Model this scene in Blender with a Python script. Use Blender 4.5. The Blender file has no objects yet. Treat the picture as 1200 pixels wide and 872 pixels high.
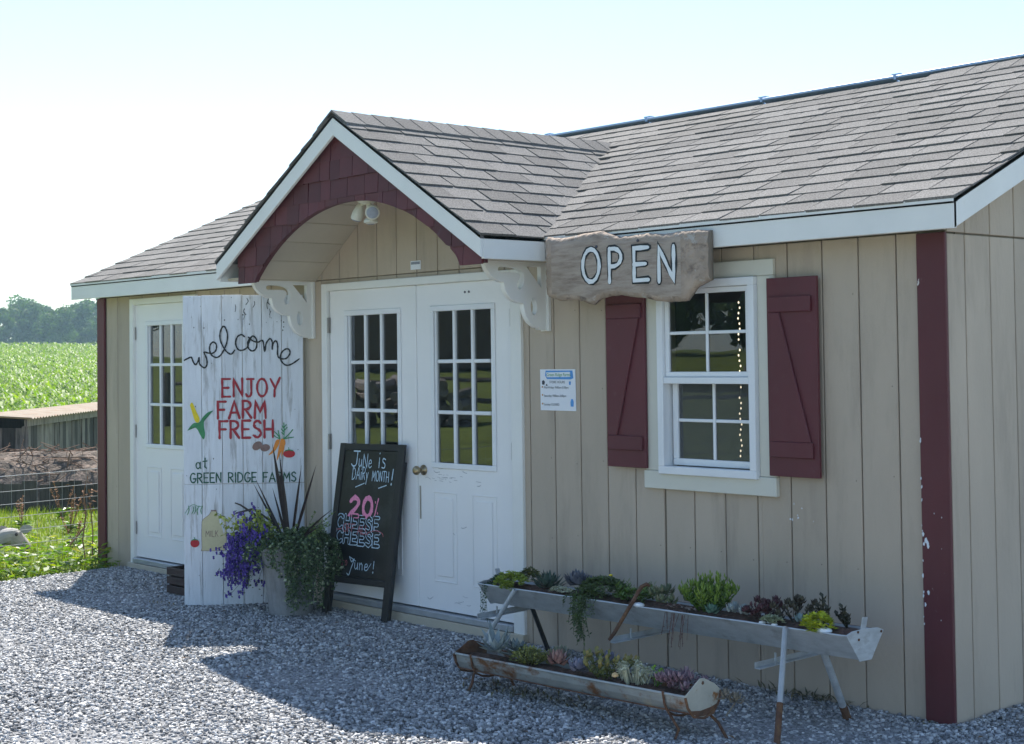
import bpy, bmesh, math, random
import numpy as np
from mathutils import Vector, Matrix
random.seed(7)
rng = np.random.default_rng(11)
sc = bpy.context.scene
COL = sc.collection
R = math.radians

# ------------------------------------------------------------------ camera
YAW, PITCH, ROLL = 0.8449, 0.0313, -0.0128
CAM = Vector((3.784, -5.879, 1.5616))
fw = Vector((-math.sin(YAW) * math.cos(PITCH), math.cos(YAW) * math.cos(PITCH), math.sin(PITCH)))
rt = fw.cross(Vector((0, 0, 1))).normalized()
up = rt.cross(fw)
cr, sr = math.cos(ROLL), math.sin(ROLL)
rt, up = cr * rt + sr * up, -sr * rt + cr * up
cam = bpy.data.cameras.new('camera')
cam.lens = 1824.5 * 36 / 1200
cam.sensor_width = 36
cam.sensor_fit = 'HORIZONTAL'
cam.shift_y = -(436 - 364.05) / 1200
cam.clip_start = 0.05
cam.clip_end = 3000
camo = bpy.data.objects.new('camera', cam)
COL.objects.link(camo)
mw = Matrix((rt, up, -fw)).transposed().to_4x4()
mw.translation = CAM
camo.matrix_world = mw
sc.camera = camo

# ------------------------------------------------------------------ light
SUN_EL, SUN_AZ = R(52), R(-55.8)          # clockwise from +Y
world = bpy.data.worlds.new('World')
sc.world = world
world.use_nodes = True
wn = world.node_tree
sky = wn.nodes.new('ShaderNodeTexSky')
sky.sky_type = 'NISHITA'
sky.sun_disc = False
sky.sun_elevation = SUN_EL
sky.sun_rotation = SUN_AZ
sky.air_density = 1.0
sky.dust_density = .25
sky.ozone_density = 2.1
wn.links.new(sky.outputs[0], wn.nodes['Background'].inputs[0])
wn.nodes['Background'].inputs[1].default_value = 0.10
sl = bpy.data.lights.new('sun', 'SUN')
sl.energy = 4.0
sl.angle = R(0.55)
sl.color = (1.0, 0.955, 0.88)
so = bpy.data.objects.new('sun', sl)
COL.objects.link(so)
to_sun = Vector((math.sin(SUN_AZ) * math.cos(SUN_EL), math.cos(SUN_AZ) * math.cos(SUN_EL), math.sin(SUN_EL)))
so.rotation_euler = to_sun.to_track_quat('Z', 'Y').to_euler()
so.location = (-8, 8, 12)
sc.view_settings.view_transform = 'Standard'
sc.view_settings.look = 'None'
sc.view_settings.gamma = 1
sc.view_settings.exposure = 1.2
sc.view_settings.use_curve_mapping = False
sc.render.engine = 'CYCLES'
sc.cycles.max_bounces = 6
sc.cycles.transparent_max_bounces = 12
sc.cycles.volume_bounces = 0
try:
    sc.cycles.use_denoising = True
except Exception:
    pass

# ------------------------------------------------------------------ materials
MATS = {}


def mat(name, col, rough=0.6, var=0.12, scale=3.0, stretch=(1, 1, 1), bump=0.1, bscale=60, bdist=0.002, spec=0.4, metal=0.0,
        rnd=0.0, col2=None, lo=0.5, hi=0.65, scale2=6, stretch2=(1, 1, 1), detail2=6, attr=None, trans=0.0, col3=None, lo3=.6, hi3=.7, scale3=20, stretch3=(1, 1, 1)):
    m = bpy.data.materials.new(name)
    m.use_nodes = True
    nt = m.node_tree
    N, L = nt.nodes, nt.links
    b = N['Principled BSDF']
    b.inputs['Roughness'].default_value = rough
    b.inputs['Metallic'].default_value = metal
    b.inputs['Specular IOR Level'].default_value = spec
    tc = N.new('ShaderNodeTexCoord')

    def noise(sc_, st, det=5, rg=0.6):
        mp = N.new('ShaderNodeMapping')
        mp.inputs['Scale'].default_value = st
        L.new(tc.outputs['Object'], mp.inputs[0])
        n = N.new('ShaderNodeTexNoise')
        n.inputs['Scale'].default_value = sc_
        n.inputs['Detail'].default_value = det
        n.inputs['Roughness'].default_value = rg
        if rnd or attr:
            pass
        L.new(mp.outputs[0], n.inputs['Vector'])
        return n.outputs['Fac']

    def ramp(f, lo_, hi_, a=(0, 0, 0, 1), c=(1, 1, 1, 1)):
        r = N.new('ShaderNodeValToRGB')
        r.color_ramp.elements[0].position = lo_
        r.color_ramp.elements[1].position = hi_
        r.color_ramp.elements[0].color = a
        r.color_ramp.elements[1].color = c
        L.new(f, r.inputs[0])
        return r.outputs[0]

    def mixc(f, a, c, mode='MIX'):
        x = N.new('ShaderNodeMix')
        x.data_type = 'RGBA'
        x.blend_type = mode
        for s, v in ((x.inputs['Factor'], f), (x.inputs['A'], a), (x.inputs['B'], c)):
            if isinstance(v, (tuple, float, int)):
                s.default_value = v if not isinstance(v, tuple) or len(v) == 4 else (*v, 1)
            else:
                L.new(v, s)
        return x.outputs['Result']
    c = ramp(noise(scale, stretch), 0.3, 0.7, (*[k * (1 - var) for k in col], 1), (*[min(1, k * (1 + var)) for k in col], 1))
    if attr:                                  # per-piece tone stored on the mesh
        a = N.new('ShaderNodeAttribute')
        a.attribute_name = 'tone'
        r = N.new('ShaderNodeValToRGB')
        els = r.color_ramp.elements
        while len(els) < len(attr):
            els.new(0.5)
        for i, (p, cc) in enumerate(attr):
            els[i].position = p
            els[i].color = (*cc, 1)
        L.new(a.outputs['Fac'], r.inputs[0])
        g = ramp(noise(scale, stretch), 0.3, 0.7, (1 - var,) * 3 + (1,), (1 + var,) * 3 + (1,))
        c = mixc(1.0, r.outputs[0], g, 'MULTIPLY')
    if col2:
        f = ramp(noise(scale2, stretch2, detail2, 0.68), lo, hi)
        c = mixc(f, c, col2)
    if col3:
        f = ramp(noise(scale3, stretch3, 5, 0.7), lo3, hi3)
        c = mixc(f, c, col3)
    if rnd:
        oi = N.new('ShaderNodeObjectInfo')
        r = ramp(oi.outputs['Random'], 0, 1, (1 - rnd,) * 3 + (1,), (1 + rnd,) * 3 + (1,))
        c = mixc(1.0, c, r, 'MULTIPLY')
    L.new(c, b.inputs['Base Color'])
    if bump:
        bp = N.new('ShaderNodeBump')
        bp.inputs['Strength'].default_value = bump
        bp.inputs['Distance'].default_value = bdist
        L.new(noise(bscale, stretch, 4), bp.inputs['Height'])
        L.new(bp.outputs[0], b.inputs['Normal'])
    if trans:
        out = N['Material Output']
        t = N.new('ShaderNodeBsdfTranslucent')
        L.new(mixc(1.0, c, (1.0, 1.15, 0.45, 1), 'MULTIPLY'), t.inputs['Color'])
        ms = N.new('ShaderNodeMixShader')
        ms.inputs[0].default_value = trans
        L.new(b.outputs[0], ms.inputs[1])
        L.new(t.outputs[0], ms.inputs[2])
        L.new(ms.outputs[0], out.inputs['Surface'])
    MATS[name] = m
    return m


tan = mat('tan_siding_paint', (.475, .39, .302), .65, .09, 2.2, (1, 1, .35), .8, 70, .003, rnd=.05, col2=(.34, .275, .215), lo=.52, hi=.80, scale2=3.5, stretch2=(1.5, 1.5, .25))
tan_gap = mat('dark_tan_groove', (.25, .21, .16), .8, .1)
tan_soffit = mat('soffit_paint', (.50, .44, .34), .65, .07, 2.5, bump=.25, rnd=.03)
cream = mat('cream_trim_paint', (.66, .64, .55), .5, .05, 3, (1, 1, 1), .25, 50, .001, col2=(.5, .47, .38), lo=.66, hi=.8, scale2=9)
white_trim = mat('white_trim_paint', (.80, .79, .75), .45, .04, 3, bump=.15, bscale=30, bdist=.001, col2=(.55, .53, .46), lo=.70, hi=.85, scale2=7)
white_door = mat('white_door_paint', (.84, .83, .82), .38, .03, 2, bump=.08, bscale=25, bdist=.001, col2=(.50, .49, .46), lo=.70, hi=.86, scale2=8, stretch2=(1, 1, .7))
vinyl = mat('white_vinyl', (.80, .81, .82), .35, .03, 4, bump=.04)
maroon = mat('maroon_paint', (.112, .022, .030), .5, .12, 4, (1, 1, .3), .3, 70, .001, rnd=.05, col2=(.16, .06, .065), lo=.62, hi=.82, scale2=8)
maroon_sh = mat('maroon_shingle_paint', (.105, .024, .028), .6, .15, 8, bump=.4, bscale=80, bdist=.002, rnd=.22)
maroon_post = mat('maroon_corner_paint', (.100, .020, .026), .5, .12, 4, (1, 1, .3), .3, 70, .001, col2=(.62, .58, .56), lo=.685, hi=.70, scale2=16, stretch2=(1.2, 1.2, .6))
shingle_m = mat('asphalt_shingle', (.212, .203, .192), .9, .34, 160, bump=1, bscale=230, bdist=.005, spec=.2, rnd=.20, col2=(.095, .088, .08), lo=.48, hi=.66, scale2=120, detail2=2, col3=(.40, .375, .35), lo3=.60, hi3=.68, scale3=170)
deck_m = mat('roof_underlay', (.12, .11, .10), .9, .2)
soil = mat('potting_soil', (.075, .042, .030), .95, .35, 30, bump=1, bscale=60, bdist=.01, col2=(.15, .075, .055), lo=.5, hi=.6, scale2=40)
black_paint = mat('black_frame_paint', (.016, .016, .018), .42, .2, 10, bump=.1, col2=(.10, .085, .07), lo=.74, hi=.80, scale2=16)
slate = mat('black_chalkboard', (.011, .012, .014), .33, .3, 3, bump=.03, col2=(.050, .053, .058), lo=.48, hi=.8, scale2=4)
chalk_b = mat('blue_white_chalk', (.50, .66, .78), .9, .25, 120, bump=.2)
chalk_p = mat('pink_chalk', (.78, .27, .42), .9, .25, 120, bump=.2)
chalk_r = mat('dull_red_chalk', (.46, .14, .17), .9, .3, 120, bump=.2)
red_l = mat('red_letter_paint', (.36, .022, .035), .6, .15, 30)
green_l = mat('dark_green_letter_paint', (.02, .10, .065), .6, .2, 30)
black_l = mat('black_letter_paint', (.012, .014, .016), .6, .2, 30)
white_l = mat('white_letter_paint', (.78, .80, .80), .5, .05, 30)
yellow_l = mat('yellow_paint', (.80, .62, .02), .6, .1, 40)
green_p = mat('leaf_green_paint', (.05, .25, .10), .6, .15, 30)
orange_l = mat('orange_paint', (.75, .25, .03), .6, .1, 40)
tomato_l = mat('tomato_red_paint', (.48, .02, .03), .6, .1, 40)
potato_l = mat('potato_brown_paint', (.24, .15, .13), .7, .15, 40)
jug_l = mat('pale_jug_paint', (.60, .55, .34), .6, .05, 40)
galv = mat('galvanised_steel', (.47, .50, .52), .48, .15, 12, (1, 1, 3), .25, 60, .001, metal=.35, spec=.5, col2=(.30, .30, .30), lo=.55, hi=.75, scale2=9, stretch2=(1, 1, 2), col3=(.22, .10, .05), lo3=.72, hi3=.80, scale3=8)
galv_old = mat('old_galvanised_steel', (.36, .38, .38), .55, .2, 12, (1, 1, 3), .3, 60, .001, metal=.3, col2=(.21, .09, .035), lo=.56, hi=.64, scale2=5, stretch2=(1, 1, 2))
rusty = mat('rusty_iron', (.115, .055, .032), .85, .4, 25, bump=.6, bscale=70, bdist=.003, col2=(.21, .105, .045), lo=.5, hi=.65, scale2=18)
rust_galv = mat('rusting_galvanised_tube', (.40, .42, .43), .5, .15, 14, bump=.3, metal=.3, col2=(.24, .10, .04), lo=.52, hi=.60, scale2=6)
old_plate = mat('pale_rusting_plate', (.44, .42, .35), .6, .12, 12, bump=.3, col2=(.26, .12, .04), lo=.58, hi=.66, scale2=14)
brass = mat('tarnished_brass', (.38, .30, .18), .32, .1, 10, metal=.9, bump=.05)
hinge_m = mat('hinge_metal', (.36, .34, .32), .4, .1, 10, metal=.7)
wood_gray = mat('weathered_grey_boards', (.22, .20, .175), .85, .25, 5, (6, 6, .6), .8, 30, .006, rnd=.3, col2=(.09, .08, .07), lo=.5, hi=.62, scale2=5, stretch2=(5, 5, .5))
wood_dark = mat('dark_weathered_boards', (.055, .05, .045), .9, .4, 5, (6, 6, .6), .8, 30, .006, rnd=.3)
roof_tin = mat('weathered_roof_sheet', (.44, .36, .27), .95, .15, 4, bump=.3, col2=(.42, .27, .18), lo=.52, hi=.66, scale2=5)
heap_m = mat('brown_heap_earth', (.11, .085, .065), .95, .35, 3, bump=1, bscale=12, bdist=.05, col2=(.24, .18, .14), lo=.5, hi=.62, scale2=9)
twig_m = mat('dry_brown_twigs', (.25, .16, .11), .9, .3, 10, rnd=.2)
grass_g = mat('grass_ground', (.15, .19, .028), .95, .3, .9, bump=.6, bscale=20, bdist=.03, col2=(.07, .11, .022), lo=.45, hi=.7, scale2=3)
GREENS = [(0, (.14, .20, .014)), (.4, (.20, .28, .018)), (.75, (.28, .34, .03)), (1, (.34, .33, .07))]
blade_m = mat('grass_blades', (.1, .16, .03), .5, .1, 4, bump=0, attr=GREENS, trans=.45)
weed_m = mat('broad_weed_leaves', (.1, .2, .03), .38, .1, 8, bump=.1, attr=[(0, (.08, .16, .012)), (.5, (.16, .27, .014)), (.9, (.28, .36, .02)), (1, (.42, .38, .04))], trans=.5, spec=.3)
corn_m = mat('corn_leaves', (.09, .17, .03), .5, .1, 3, bump=0, attr=[(0, (.12, .22, .005)), (.5, (.20, .32, .006)), (1, (.31, .41, .02))], trans=.5, spec=.28)
dock_m = mat('dead_dock_stems', (.26, .14, .075), .9, .2, 10)
gravel_g = mat('gravel_bed', (.20, .20, .20), .95, .4, 40, bump=1, bscale=60, bdist=.012, col2=(.36, .36, .37), lo=.45, hi=.6, scale2=55)
gravel_m = mat('crushed_stone', (.3, .3, .3), .85, .22, 70, bump=.3, bscale=90, bdist=.003, attr=[(0, (.10, .102, .105)), (.3, (.25, .25, .255)), (.60, (.42, .42, .42)), (.82, (.62, .61, .595)), (1, (.80, .79, .77))])
bark_slab = mat('raw_bark_slab', (.38, .295, .23), .85, .25, 7, (1, 1, 1), 1, 45, .012, col2=(.17, .125, .10), lo=.54, hi=.68, scale2=9, stretch2=(1, 1, 1.6), col3=(.46, .42, .38), lo3=.58, hi3=.68, scale3=12)
bark_face = mat('sawn_slab_face', (.40, .325, .265), .8, .15, 6, (1, 1, 5), .7, 40, .005, col2=(.21, .15, .115), lo=.48, hi=.7, scale2=5, stretch2=(.8, 1, 6))
sign_white = mat('worn_white_boards', (.70, .73, .77), .7, .08, 6, (4, 4, .5), .35, 50, .002, rnd=.05, col2=(.27, .255, .24), lo=.53, hi=.72, scale2=5.5, stretch2=(4.5, 4.5, .45), detail2=10, col3=(.10, .09, .085), lo3=.70, hi3=.74, scale3=11, stretch3=(1.6, 1.6, .8))
sign_edge = mat('bare_wood_edge', (.22, .18, .14), .85, .25, 10, (4, 4, .5), .5)
paper = mat('white_paper', (.80, .82, .86), .6, .02, 5)
paper_blue = mat('blue_print', (.10, .32, .68), .6, .1, 30)
ink = mat('dark_print', (.06, .06, .08), .6, .1, 30)
ink_orange = mat('orange_print', (.55, .24, .05), .6, .1, 30)
ink_green = mat('green_print', (.05, .30, .08), .6, .1, 30)
lamp_shell = mat('beige_lamp_plastic', (.66, .63, .52), .45, .05, 10)
lamp_glass = mat('grey_lamp_lens', (.30, .32, .36), .2, .1, 60, bump=.4, bscale=120)
pot_m = mat('grey_flower_pot', (.27, .275, .28), .6, .12, 9, bump=.2, bscale=40, col2=(.13, .13, .135), lo=.5, hi=.75, scale2=4, stretch2=(2, 2, .6))
crate_m = mat('dark_reddish_crate', (.045, .025, .022), .7, .3, 9)
hide = mat('pale_hide', (.40, .38, .355), .85, .12, 12, bump=.6, bscale=120, bdist=.004, col2=(.42, .36, .33), lo=.56, hi=.72, scale2=6)
nose_m = mat('dark_muzzle', (.05, .04, .04), .5, .2, 20)
pink_m = mat('greyish_pink_muzzle', (.42, .33, .31), .6, .1, 20)
floor_m = mat('shop_floor', (.16, .12, .09), .6, .15, 4)
inner_m = mat('inside_boards', (.20, .155, .11), .8, .15, 4)
wire_m = mat('galvanised_wire', (.42, .43, .44), .5, .1, 20, metal=.4)
panel_m = mat('solar_cell', (.02, .03, .07), .15, .1, 20, spec=.8)
alu = mat('aluminium_frame', (.42, .55, .75), .35, .05, 10, metal=.2)
tree_bark = mat('tree_bark', (.10, .085, .07), .95, .2, 6, bump=.5)
TREE = [(0, (.045, .09, .016)), (.5, (.095, .17, .026)), (1, (.15, .22, .045))]
tree_m = mat('tree_foliage', (.06, .1, .02), .7, .15, .5, bump=0, attr=TREE, trans=.42, rnd=.2)
ind_wood = mat('weathered_barn_boards', (.20, .15, .11), .85, .2, 2, (3, 3, .5), .5, rnd=.2)
barn_roof = mat('rusty_barn_roof', (.22, .12, .09), .7, .2, 2)
log_m = mat('grey_split_logs', (.30, .27, .24), .85, .3, 6, rnd=.3)
blue_m = mat('placeholder_blue', (.03, .16, .38), .4, .05, 6)
steel_sill = mat('metal_threshold', (.48, .50, .52), .4, .1, 12, metal=.5)


def glass(name, tint, f=1.9):
    m = bpy.data.materials.new(name)
    m.use_nodes = True
    N, L = m.node_tree.nodes, m.node_tree.links
    N.remove(N['Principled BSDF'])
    fr = N.new('ShaderNodeFresnel')
    fr.inputs['IOR'].default_value = f
    t = N.new('ShaderNodeBsdfTransparent')
    t.inputs['Color'].default_value = (*tint, 1)
    g = N.new('ShaderNodeBsdfGlossy')
    g.inputs['Roughness'].default_value = 0.0
    g.inputs['Color'].default_value = (.95, .97, 1, 1)
    mp = N.new('ShaderNodeTexCoord')
    n = N.new('ShaderNodeTexNoise')
    n.inputs['Scale'].default_value = 5
    n.inputs['Detail'].default_value = 1
    L.new(mp.outputs['Object'], n.inputs['Vector'])
    bp = N.new('ShaderNodeBump')
    bp.inputs['Strength'].default_value = .12
    bp.inputs['Distance'].default_value = .0022
    L.new(n.outputs['Fac'], bp.inputs['Height'])
    L.new(bp.outputs[0], g.inputs['Normal'])
    ms = N.new('ShaderNodeMixShader')
    L.new(fr.outputs[0], ms.inputs[0])
    L.new(t.outputs[0], ms.inputs[1])
    L.new(g.outputs[0], ms.inputs[2])
    L.new(ms.outputs[0], N['Material Output'].inputs['Surface'])
    return m


door_glass = glass('door_pane_glass', (.55, .57, .55), 2.1)
win_glass = glass('window_pane_glass', (.6, .6, .58), 1.85)


m_ = glass('screened_pane_glass', (.5, .5, .5), 1.7)
_N, _L = m_.node_tree.nodes, m_.node_tree.links
_d = _N.new('ShaderNodeBsdfDiffuse')
_d.inputs['Color'].default_value = (.16, .165, .17, 1)
_x = _N.new('ShaderNodeMixShader')
_x.inputs[0].default_value = .38
_o = _N['Material Output']
_L.new(_o.inputs['Surface'].links[0].from_socket, _x.inputs[1])
_L.new(_d.outputs[0], _x.inputs[2])
_L.new(_x.outputs[0], _o.inputs['Surface'])
screen_glass = m_


def emit(name, col, st):
    m = bpy.data.materials.new(name)
    m.use_nodes = True
    b = m.node_tree.nodes['Principled BSDF']
    b.inputs['Base Color'].default_value = (*col, 1)
    b.inputs['Emission Color'].default_value = (*col, 1)
    b.inputs['Emission Strength'].default_value = st
    return m


bulb_m = emit('warm_bulb', (1, .86, .62), 1.3)


# ------------------------------------------------------------------ mesh helpers
def base_of(p):
    while p is not None:
        if p.type == 'EMPTY':
            return Vector(p.location)
        p = p.parent
    return Vector((0, 0, 0))


def link(name, me, parent=None, **props):
    o = bpy.data.objects.new(name, me)
    COL.objects.link(o)
    if parent is not None:
        o.parent = parent
    for k, v in props.items():
        o[k] = v
    return o


def thing(name, label, cat, loc, group=None):
    o = bpy.data.objects.new(name, None)
    COL.objects.link(o)
    o.location = loc
    o.empty_display_size = .1
    o['label'] = label
    o['category'] = cat
    if group:
        o['group'] = group
    return o


class MB:
    def __init__(s):
        s.v, s.f, s.t = [], [], []

    def add(s, vs, fs, tone=None):
        n = len(s.v)
        s.v.extend([tuple(v) for v in vs])
        s.f.extend([tuple(i + n for i in f) for f in fs])
        if tone is not None:
            s.t.extend([tone] * len(vs))
        return s

    def box(s, x0, x1, y0, y1, z0, z1, tone=None):
        if x0 > x1: x0, x1 = x1, x0
        if y0 > y1: y0, y1 = y1, y0
        if z0 > z1: z0, z1 = z1, z0
        return s.add([(x, y, z) for z in (z0, z1) for y in (y0, y1) for x in (x0, x1)],
                     [(0, 2, 3, 1), (4, 5, 7, 6), (0, 1, 5, 4), (2, 6, 7, 3), (0, 4, 6, 2), (1, 3, 7, 5)], tone)

    def obox(s, o, a, b, c):
        """box from corner o with edge vectors a, b, c"""
        o, a, b, c = Vector(o), Vector(a), Vector(b), Vector(c)
        vs = [o + a * i + b * j + c * k for k in (0, 1) for j in (0, 1) for i in (0, 1)]
        fs = [(0, 2, 3, 1), (4, 5, 7, 6), (0, 1, 5, 4), (2, 6, 7, 3), (0, 4, 6, 2), (1, 3, 7, 5)]
        if a.cross(b).dot(c) < 0:
            fs = [tuple(reversed(f)) for f in fs]
        return s.add(vs, fs)

    def prism(s, poly, off):
        """poly: list of 3D points, off: extrusion vector (n-gon caps)"""
        n = len(poly)
        P = [Vector(p) for p in poly]
        off = Vector(off)
        return s.add(P + [p + off for p in P], [tuple(range(n))[::-1], tuple(range(n, 2 * n))] + [(i, (i + 1) % n, n + (i + 1) % n, n + i) for i in range(n)])

    def tube(s, pts, r, seg=6, cap=True, tone=None):
        pts = [Vector(p) for p in pts]
        rs = r if isinstance(r, (list, tuple)) else [r] * len(pts)
        vs, fs = [], []
        ref = Vector((0, 0, 1))
        for i, p in enumerate(pts):
            d = (pts[min(i + 1, len(pts) - 1)] - pts[max(i - 1, 0)])
            d = d.normalized() if d.length > 1e-9 else Vector((0, 0, 1))
            a = d.cross(ref)
            if a.length < .1:
                a = d.cross(Vector((1, 0, 0)))
            a.normalize()
            b = d.cross(a)
            for k in range(seg):
                t = 2 * math.pi * k / seg
                vs.append(p + (a * math.cos(t) + b * math.sin(t)) * rs[i])
        for i in range(len(pts) - 1):
            for k in range(seg):
                fs.append((i * seg + k, i * seg + (k + 1) % seg, (i + 1) * seg + (k + 1) % seg, (i + 1) * seg + k))
        if cap:
            fs.append(tuple(range(seg))[::-1])
            fs.append(tuple((len(pts) - 1) * seg + k for k in range(seg)))
        return s.add(vs, fs, tone)

    def lathe(s, c, prof, seg=20, axis=(0, 0, 1)):
        c = Vector(c)
        ax = Vector(axis).normalized()
        a = ax.orthogonal().normalized()
        b = ax.cross(a)
        vs = []
        for r, h in prof:
            for k in range(seg):
                t = 2 * math.pi * k / seg
                vs.append(c + ax * h + (a * math.cos(t) + b * math.sin(t)) * r)
        fs = []
        for i in range(len(prof) - 1):
            for k in range(seg):
                fs.append((i * seg + k, i * seg + (k + 1) % seg, (i + 1) * seg + (k + 1) % seg, (i + 1) * seg + k))
        fs.append(tuple(range(seg))[::-1])
        fs.append(tuple((len(prof) - 1) * seg + k for k in range(seg)))
        return s.add(vs, fs)

    def leaf(s, b, d, w_dir, L, W, fold=.15, droop=0., tone=None):
        b, d, w = Vector(b), Vector(d).normalized(), Vector(w_dir)
        w = (w - d * w.dot(d))
        w = w.normalized() if w.length > 1e-6 else d.orthogonal().normalized()
        n = d.cross(w)
        if n.z < 0:
            n = -n
        m = b + d * L * .5 + n * (fold * W * -1)
        t = b + d * L - n * droop * L
        return s.add([b, m + w * W * .5 + n * fold * W, m, m - w * W * .5 + n * fold * W, t],
                     [(0, 1, 2), (0, 2, 3), (1, 4, 2), (2, 4, 3)], tone)

    def fleaf(s, b, d, w_dir, L, W, T, cup=.2, tone=None):
        """fleshy leaf with thickness"""
        b, d, w = Vector(b), Vector(d).normalized(), Vector(w_dir)
        w = (w - d * w.dot(d)).normalized()
        n = w.cross(d)
        if n.z < 0: n = -n
        m = b + d * L * .55
        e = d * L + n * cup * L
        return s.add([b + w * W * .2, b - w * W * .2, m + w * W * .5 + n * T * .4, m - w * W * .5 + n * T * .4, m + n * T * .1, m - n * T, b + e],
                     [(0, 2, 4), (0, 4, 1), (1, 4, 3), (4, 2, 6), (3, 4, 6), (0, 1, 5), (0, 5, 2), (1, 3, 5), (2, 5, 6), (5, 3, 6)], tone)

    def mesh(s, name, off=Vector((0, 0, 0)), mats=(), smooth=False):
        me = bpy.data.meshes.new(name)
        me.from_pydata([(v[0] - off[0], v[1] - off[1], v[2] - off[2]) for v in s.v], [], s.f)
        if s.t:
            at = me.attributes.new('tone', 'FLOAT', 'POINT')
            at.data.foreach_set('value', s.t)
        for m in mats:
            me.materials.append(m)
        if smooth:
            me.polygons.foreach_set('use_smooth', [True] * len(me.polygons))
        me.update()
        return me

    def build(s, name, m, parent=None, bevel=0, smooth=False, **props):
        me = s.mesh(name, base_of(parent), (m,), smooth)
        o = link(name, me, parent, **props)
        if bevel:
            bv = o.modifiers.new('bevel', 'BEVEL')
            bv.width = bevel
            bv.segments = 1
            bv.limit_method = 'ANGLE'
        return o


def np_mesh(name, V, F, m, tone=None, parent=None, **props):
    """V (n,3), F (k,4) or (k,3) arrays"""
    me = bpy.data.meshes.new(name)
    k = F.shape[1]
    me.vertices.add(len(V))
    me.vertices.foreach_set('co', np.asarray(V, np.float32).ravel())
    me.loops.add(F.size)
    me.loops.foreach_set('vertex_index', F.astype(np.int32).ravel())
    me.polygons.add(len(F))
    me.polygons.foreach_set('loop_start', np.arange(0, F.size, k, dtype=np.int32))
    try:
        me.polygons.foreach_set('loop_total', np.full(len(F), k, dtype=np.int32))
    except Exception:
        pass
    if tone is not None:
        at = me.attributes.new('tone', 'FLOAT', 'POINT')
        at.data.foreach_set('value', np.asarray(tone, np.float32))
    me.materials.append(m)
    me.update(calc_edges=True)
    me.validate()
    return link(name, me, parent, **props)


def smooth_pts(P, n=5):
    """Catmull-Rom through 2D points"""
    out = []
    Q = [P[0]] + list(P) + [P[-1]]
    for i in range(1, len(Q) - 2):
        p0, p1, p2, p3 = [np.array(q, float) for q in Q[i - 1:i + 3]]
        for k in range(n):
            t = k / n
            out.append(.5 * ((2 * p1) + (-p0 + p2) * t + (2 * p0 - 5 * p1 + 4 * p2 - p3) * t * t + (-p0 + 3 * p1 - 3 * p2 + p3) * t ** 3))
    out.append(np.array(P[-1], float))
    return [tuple(q) for q in out]


STROKE = [0]


def ribbon(mb, pts, w, to3, lift=.0012, taper=False):
    """a painted stroke of width w along 2D points; to3(u, v, h) gives the world point at height h over the surface"""
    P = [np.array(p, float) for p in pts]
    Q = [P[0]]
    for p in P[1:]:
        if np.linalg.norm(p - Q[-1]) > w * .08:
            Q.append(p)
    P = [Q[0]]
    for p in Q[1:]:
        d_ = np.linalg.norm(p - P[-1])
        k_ = max(1, min(6, int(d_ / (w * 1.6))))
        a_ = P[-1]
        for q_ in range(1, k_ + 1):
            P.append(a_ + (p - a_) * q_ / k_)
    if len(P) < 2:
        P = [P[0], P[0] + np.array([w * .3, 0])]
    STROKE[0] += 1
    h0 = lift + (STROKE[0] % 23) * .00001
    n = len(P)
    vs = []
    # round ends
    for i in range(n):
        a = P[i] - P[i - 1] if i else P[1] - P[0]
        b = P[i + 1] - P[i] if i < n - 1 else P[-1] - P[-2]
        a, b = a / np.linalg.norm(a), b / np.linalg.norm(b)
        t = a + b
        t = t / np.linalg.norm(t) if np.linalg.norm(t) > .3 else b
        nn = np.array([-t[1], t[0]])
        k = min(1.6, 1 / max(.3, abs(nn @ np.array([-b[1], b[0]]))))
        ww = w * .5 * (1 + .16 * math.sin(i * 1.7 + STROKE[0] * 2.3) + .08 * math.sin(i * 3.1 + STROKE[0]))
        if i == 0:
            c = P[0] - b * ww
            vs += [c + nn * ww * .45, c - nn * ww * .45]
        if taper and n > 3:
            ww *= .65 + .35 * math.sin(math.pi * i / (n - 1))
        vs += [P[i] + nn * ww * k, P[i] - nn * ww * k]
        if i == n - 1:
            c = P[-1] + a * w * .5
            vs += [c + nn * w * .22, c - nn * w * .22]
    m = len(vs) // 2
    top = [to3(v[0], v[1], h0 + (i // 2) * .000012) for i, v in enumerate(vs)]
    mb.add(top, [(2 * i, 2 * i + 1, 2 * i + 3, 2 * i + 2) for i in range(m - 1)])


def arc(cx, cy, rx, ry, a0, a1, n=9):
    return [(cx + rx * math.cos(R(a0 + (a1 - a0) * i / (n - 1))), cy + ry * math.sin(R(a0 + (a1 - a0) * i / (n - 1)))) for i in range(n)]


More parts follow.
